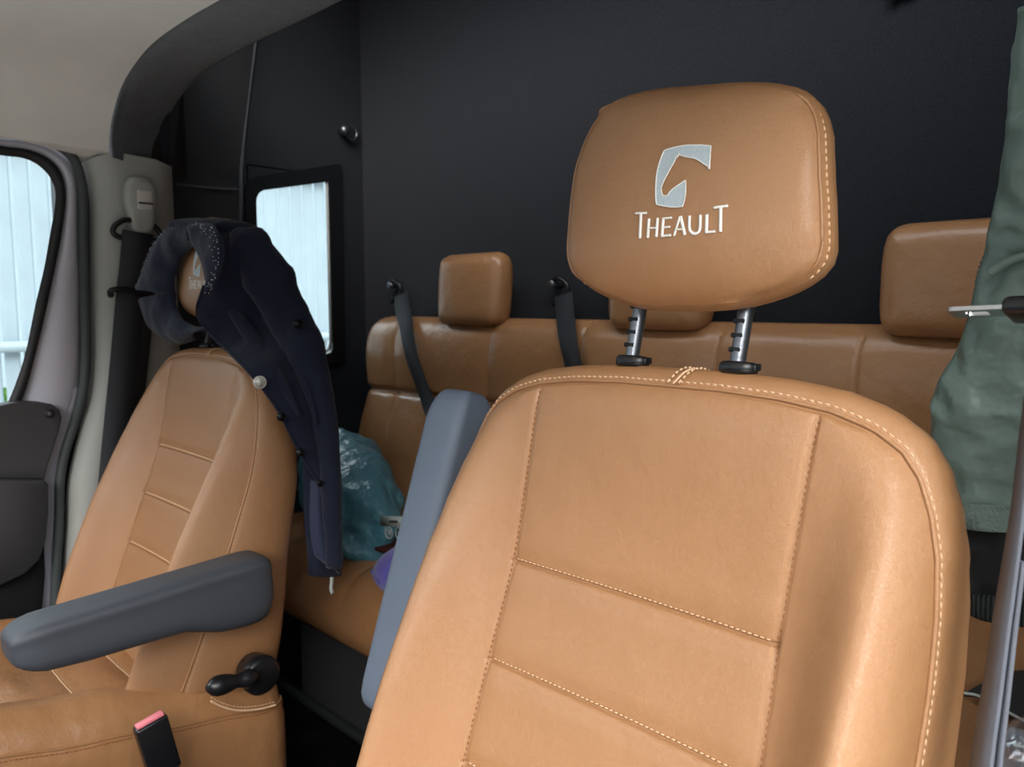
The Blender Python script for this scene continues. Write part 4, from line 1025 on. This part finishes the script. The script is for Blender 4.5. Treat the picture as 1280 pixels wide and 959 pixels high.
# zip tape with teeth running down the left edge
zp = [VY(x, y, 1.005) for x, y in ((1276, 60), (1270, 75), (1267, 110), (1263, 150), (1258, 190), (1253, 225), (1248, 258), (1243, 285), (1236, 312), (1228, 332), (1223, 352))]
Z2 = catmull(np.array(zp), 120)
obj('zip_tape', ribbon(Z2 + np.array([.012, .002, 0]), .024, .002, (1, .1, 0)), 'zip', jk)
zt = resample(Z2, step=.0055)
obj('zip_teeth', join(*[box(p, (.007, .004, .0032), None, .0008, 1) for p in zt]), 'zip', jk)
z3_ = [VY(x, y, 1.0) for x, y in ((1180, 470), (1172, 492), (1169, 512), (1171, 530))]
obj('zip_teeth', join(*[box(p, (.006, .004, .003), None, .0008, 1) for p in resample(catmull(np.array(z3_), 20), step=.005)]), 'zip', jk)
sx = [VY(x, y, .958) for x, y in ((1236, 342), (1255, 330), (1275, 322), (1300, 318))]
obj('pocket_welt', tube(catmull(np.array(sx), 20), .005, 8), 'jacket', jk)
obj('hanging_loop', tube(np.array([VY(1380, 25, 1.02), VY(1385, -30, 1.05), (.05, 1.2, 1.62), (.245, 1.25, 1.62)]), .004, 8), 'zip', jk)
# driver's belt: twisted grey webbing with its latch plate
db = thing('seat_belt', 'grey seat belt hanging twisted at the far right with its metal latch plate', 'seat belt', (-.1, .45, .9))
bp_ = [(1300, 300, .60), (1297, 400, .60), (1289, 490, .597), (1281, 560, .593), (1272, 640, .588), (1262, 710, .58), (1253, 770, .572), (1242, 850, .562), (1232, 915, .552), (1222, 985, .54), (1196, 1150, .52)]
P = catmull(np.array([VY(*q) for q in bp_]), 80)
view = -(P - CAM); view /= np.linalg.norm(view, axis=1)[:, None]
tt = np.linspace(0, 1, 80); axx = np.array([math.cos(TH), math.sin(TH), 0])
S_ = np.array([math.cos(a) * axx + math.sin(a) * np.array([-math.sin(TH), math.cos(TH), 0]) for a in np.interp(tt, [0, .4, .6, 1], [1.09, 1.11, 1.15, 1.21])])
w_ = np.full(80, .046)
obj('webbing', ribbon(P, w_, .0022, S_), 'webbing_grey', db)
P2 = P[38:] + np.array([.0030, .0005, 0]); obj('webbing', ribbon(P2 + np.outer(np.linspace(0, 1, 42), [.0035, .004, 0]), .046, .0022, np.array([math.cos(1.14) * axx + math.sin(1.14) * np.array([-math.sin(TH), math.cos(TH), 0])] * 42)), 'webbing_grey', db)
ta = VY(1189, 391, .62); tb = VY(1262, 388, .62)
dv = tb - ta; L_ = np.linalg.norm(dv); dv /= L_; nz = np.array([0, 0, 1.0]) - dv * dv[2]; nz /= np.linalg.norm(nz); hz = np.cross(dv, nz)
# flat steel tongue seen nearly edge-on: wide across hz, thin along nz, tipped a little
tip = math.radians(14); wz_ = hz * math.cos(tip) + nz * math.sin(tip); tz_ = -hz * math.sin(tip) + nz * math.cos(tip)
R = np.stack([dv, wz_, tz_], 1)
def hole_plate():
    o = rnd([(0, -.011), (0, .011), (L_, .011), (L_, -.011)], [.004, .004, .001, .001], 5); i_ = rnd([(.010, -.0055), (.010, .0055), (.024, .0055), (.024, -.0055)], .002, 5)
    V = []; n = len(o)
    for h in (-.0015, .0015): V += [ta + R @ np.array([p[0], p[1], h]) for p in i_] + [ta + R @ np.array([p[0], p[1], h]) for p in o]
    f = []
    for i in range(n):
        j = (i + 1) % n; f += [(i, j, n + j, n + i), (2 * n + i, 2 * n + j, 3 * n + j, 3 * n + i), (i, j, 2 * n + j, 2 * n + i), (n + i, n + j, 3 * n + j, 3 * n + i)]
    return np.array(V), f
lp = obj('latch_plate', box(ta + dv * (L_ + .018), (.040, .036, .013), R, .005, 3), 'black_plastic', db)
obj('tongue', hole_plate(), 'chrome', lp, smooth=False, label='shiny steel tongue')

# ------------------------------------------------------------------ outside: fence and ground
struct('ground', box((-6, 2, -1.0), (24, 24, .05)), 'gravel', smooth=False)
FX = -4.3
fn = thing('slatted_fence', 'pale grey vertical board fence outside the windows', 'fence', (FX, 3.0, -.95))
obj('slats', join(*[box((FX, y, .60), (.020, .066, 3.1), None, .008, 1) for y in np.arange(-.6, 5.0, .081)]), 'fence', fn, smooth=False)
for z in (.98, 1.96): obj('rail', tube(np.array([(FX + .045, -.65, z), (FX + .045, 5.0, z)]), .026, 12), 'fence', fn)
struct('wall_added_backdrop', box((-9, 3, 1.5), (.3, 22, 5)), 'fence', smooth=False)  # pale backdrop added behind the fence so its gaps look bright
lf = []
rs = random.Random(5)
for k in range(500):
    c = np.array([FX - .5 - rs.random() * .5, rs.uniform(0.0, 3.5), rs.uniform(-.9, .75)]); a_ = rs.uniform(0, 6.28); s = rs.uniform(.03, .08)
    u = np.array([math.cos(a_) * .4, math.sin(a_), rs.uniform(-.5, .5)]) * s; v = np.array([.3, -.2, 1]) * s * .6
    lf.append(([c - u, c - v, c + u, c + v], [(0, 1, 2, 3)]))
hb_ = tag(obj('shrub', join(*lf), 'leaf', smooth=False), 'green shrub behind the pale fence', 'shrub')

# ------------------------------------------------------------------ light
w = bpy.data.worlds.new('sky'); scn.world = w; w.use_nodes = True; nt = w.node_tree
bg = nt.nodes['Background']; bg.inputs['Strength'].default_value = 1.9
tc = nt.nodes.new('ShaderNodeTexCoord'); sx_ = nt.nodes.new('ShaderNodeSeparateXYZ'); cr_ = nt.nodes.new('ShaderNodeValToRGB')
nt.links.new(tc.outputs['Generated'], sx_.inputs[0]); nt.links.new(sx_.outputs['Z'], cr_.inputs['Fac']); nt.links.new(cr_.outputs['Color'], bg.inputs['Color'])
e = cr_.color_ramp.elements; e[0].position = 0.0; e[0].color = (.11, .12, .12, 1); e[1].position = 1.0; e[1].color = (1.5, 1.6, 1.7, 1)
n_ = e.new(.20); n_.color = (.26, .28, .29, 1); n_ = e.new(.35); n_.color = (1.15, 1.22, 1.3, 1); n_ = e.new(.5); n_.color = (1.5, 1.58, 1.66, 1)
sd = bpy.data.lights.new('hazy_sun', 'SUN'); sd.energy = 2.0; sd.angle = math.radians(35); sd.color = (1.0, .96, .9)
so_ = bpy.data.objects.new('hazy_sun', sd); COL.objects.link(so_)
dirv = Vector((-.55, .62, -.50)).normalized(); so_.rotation_euler = dirv.to_track_quat('-Z', 'Y').to_euler()

vs_ = scn.view_settings
vs_.view_transform = 'Standard'; vs_.look = 'None'; vs_.gamma = 1.0; vs_.use_curve_mapping = False; vs_.exposure = 0.65
scn.cycles.use_denoising = True
scn.cycles.max_bounces = 8
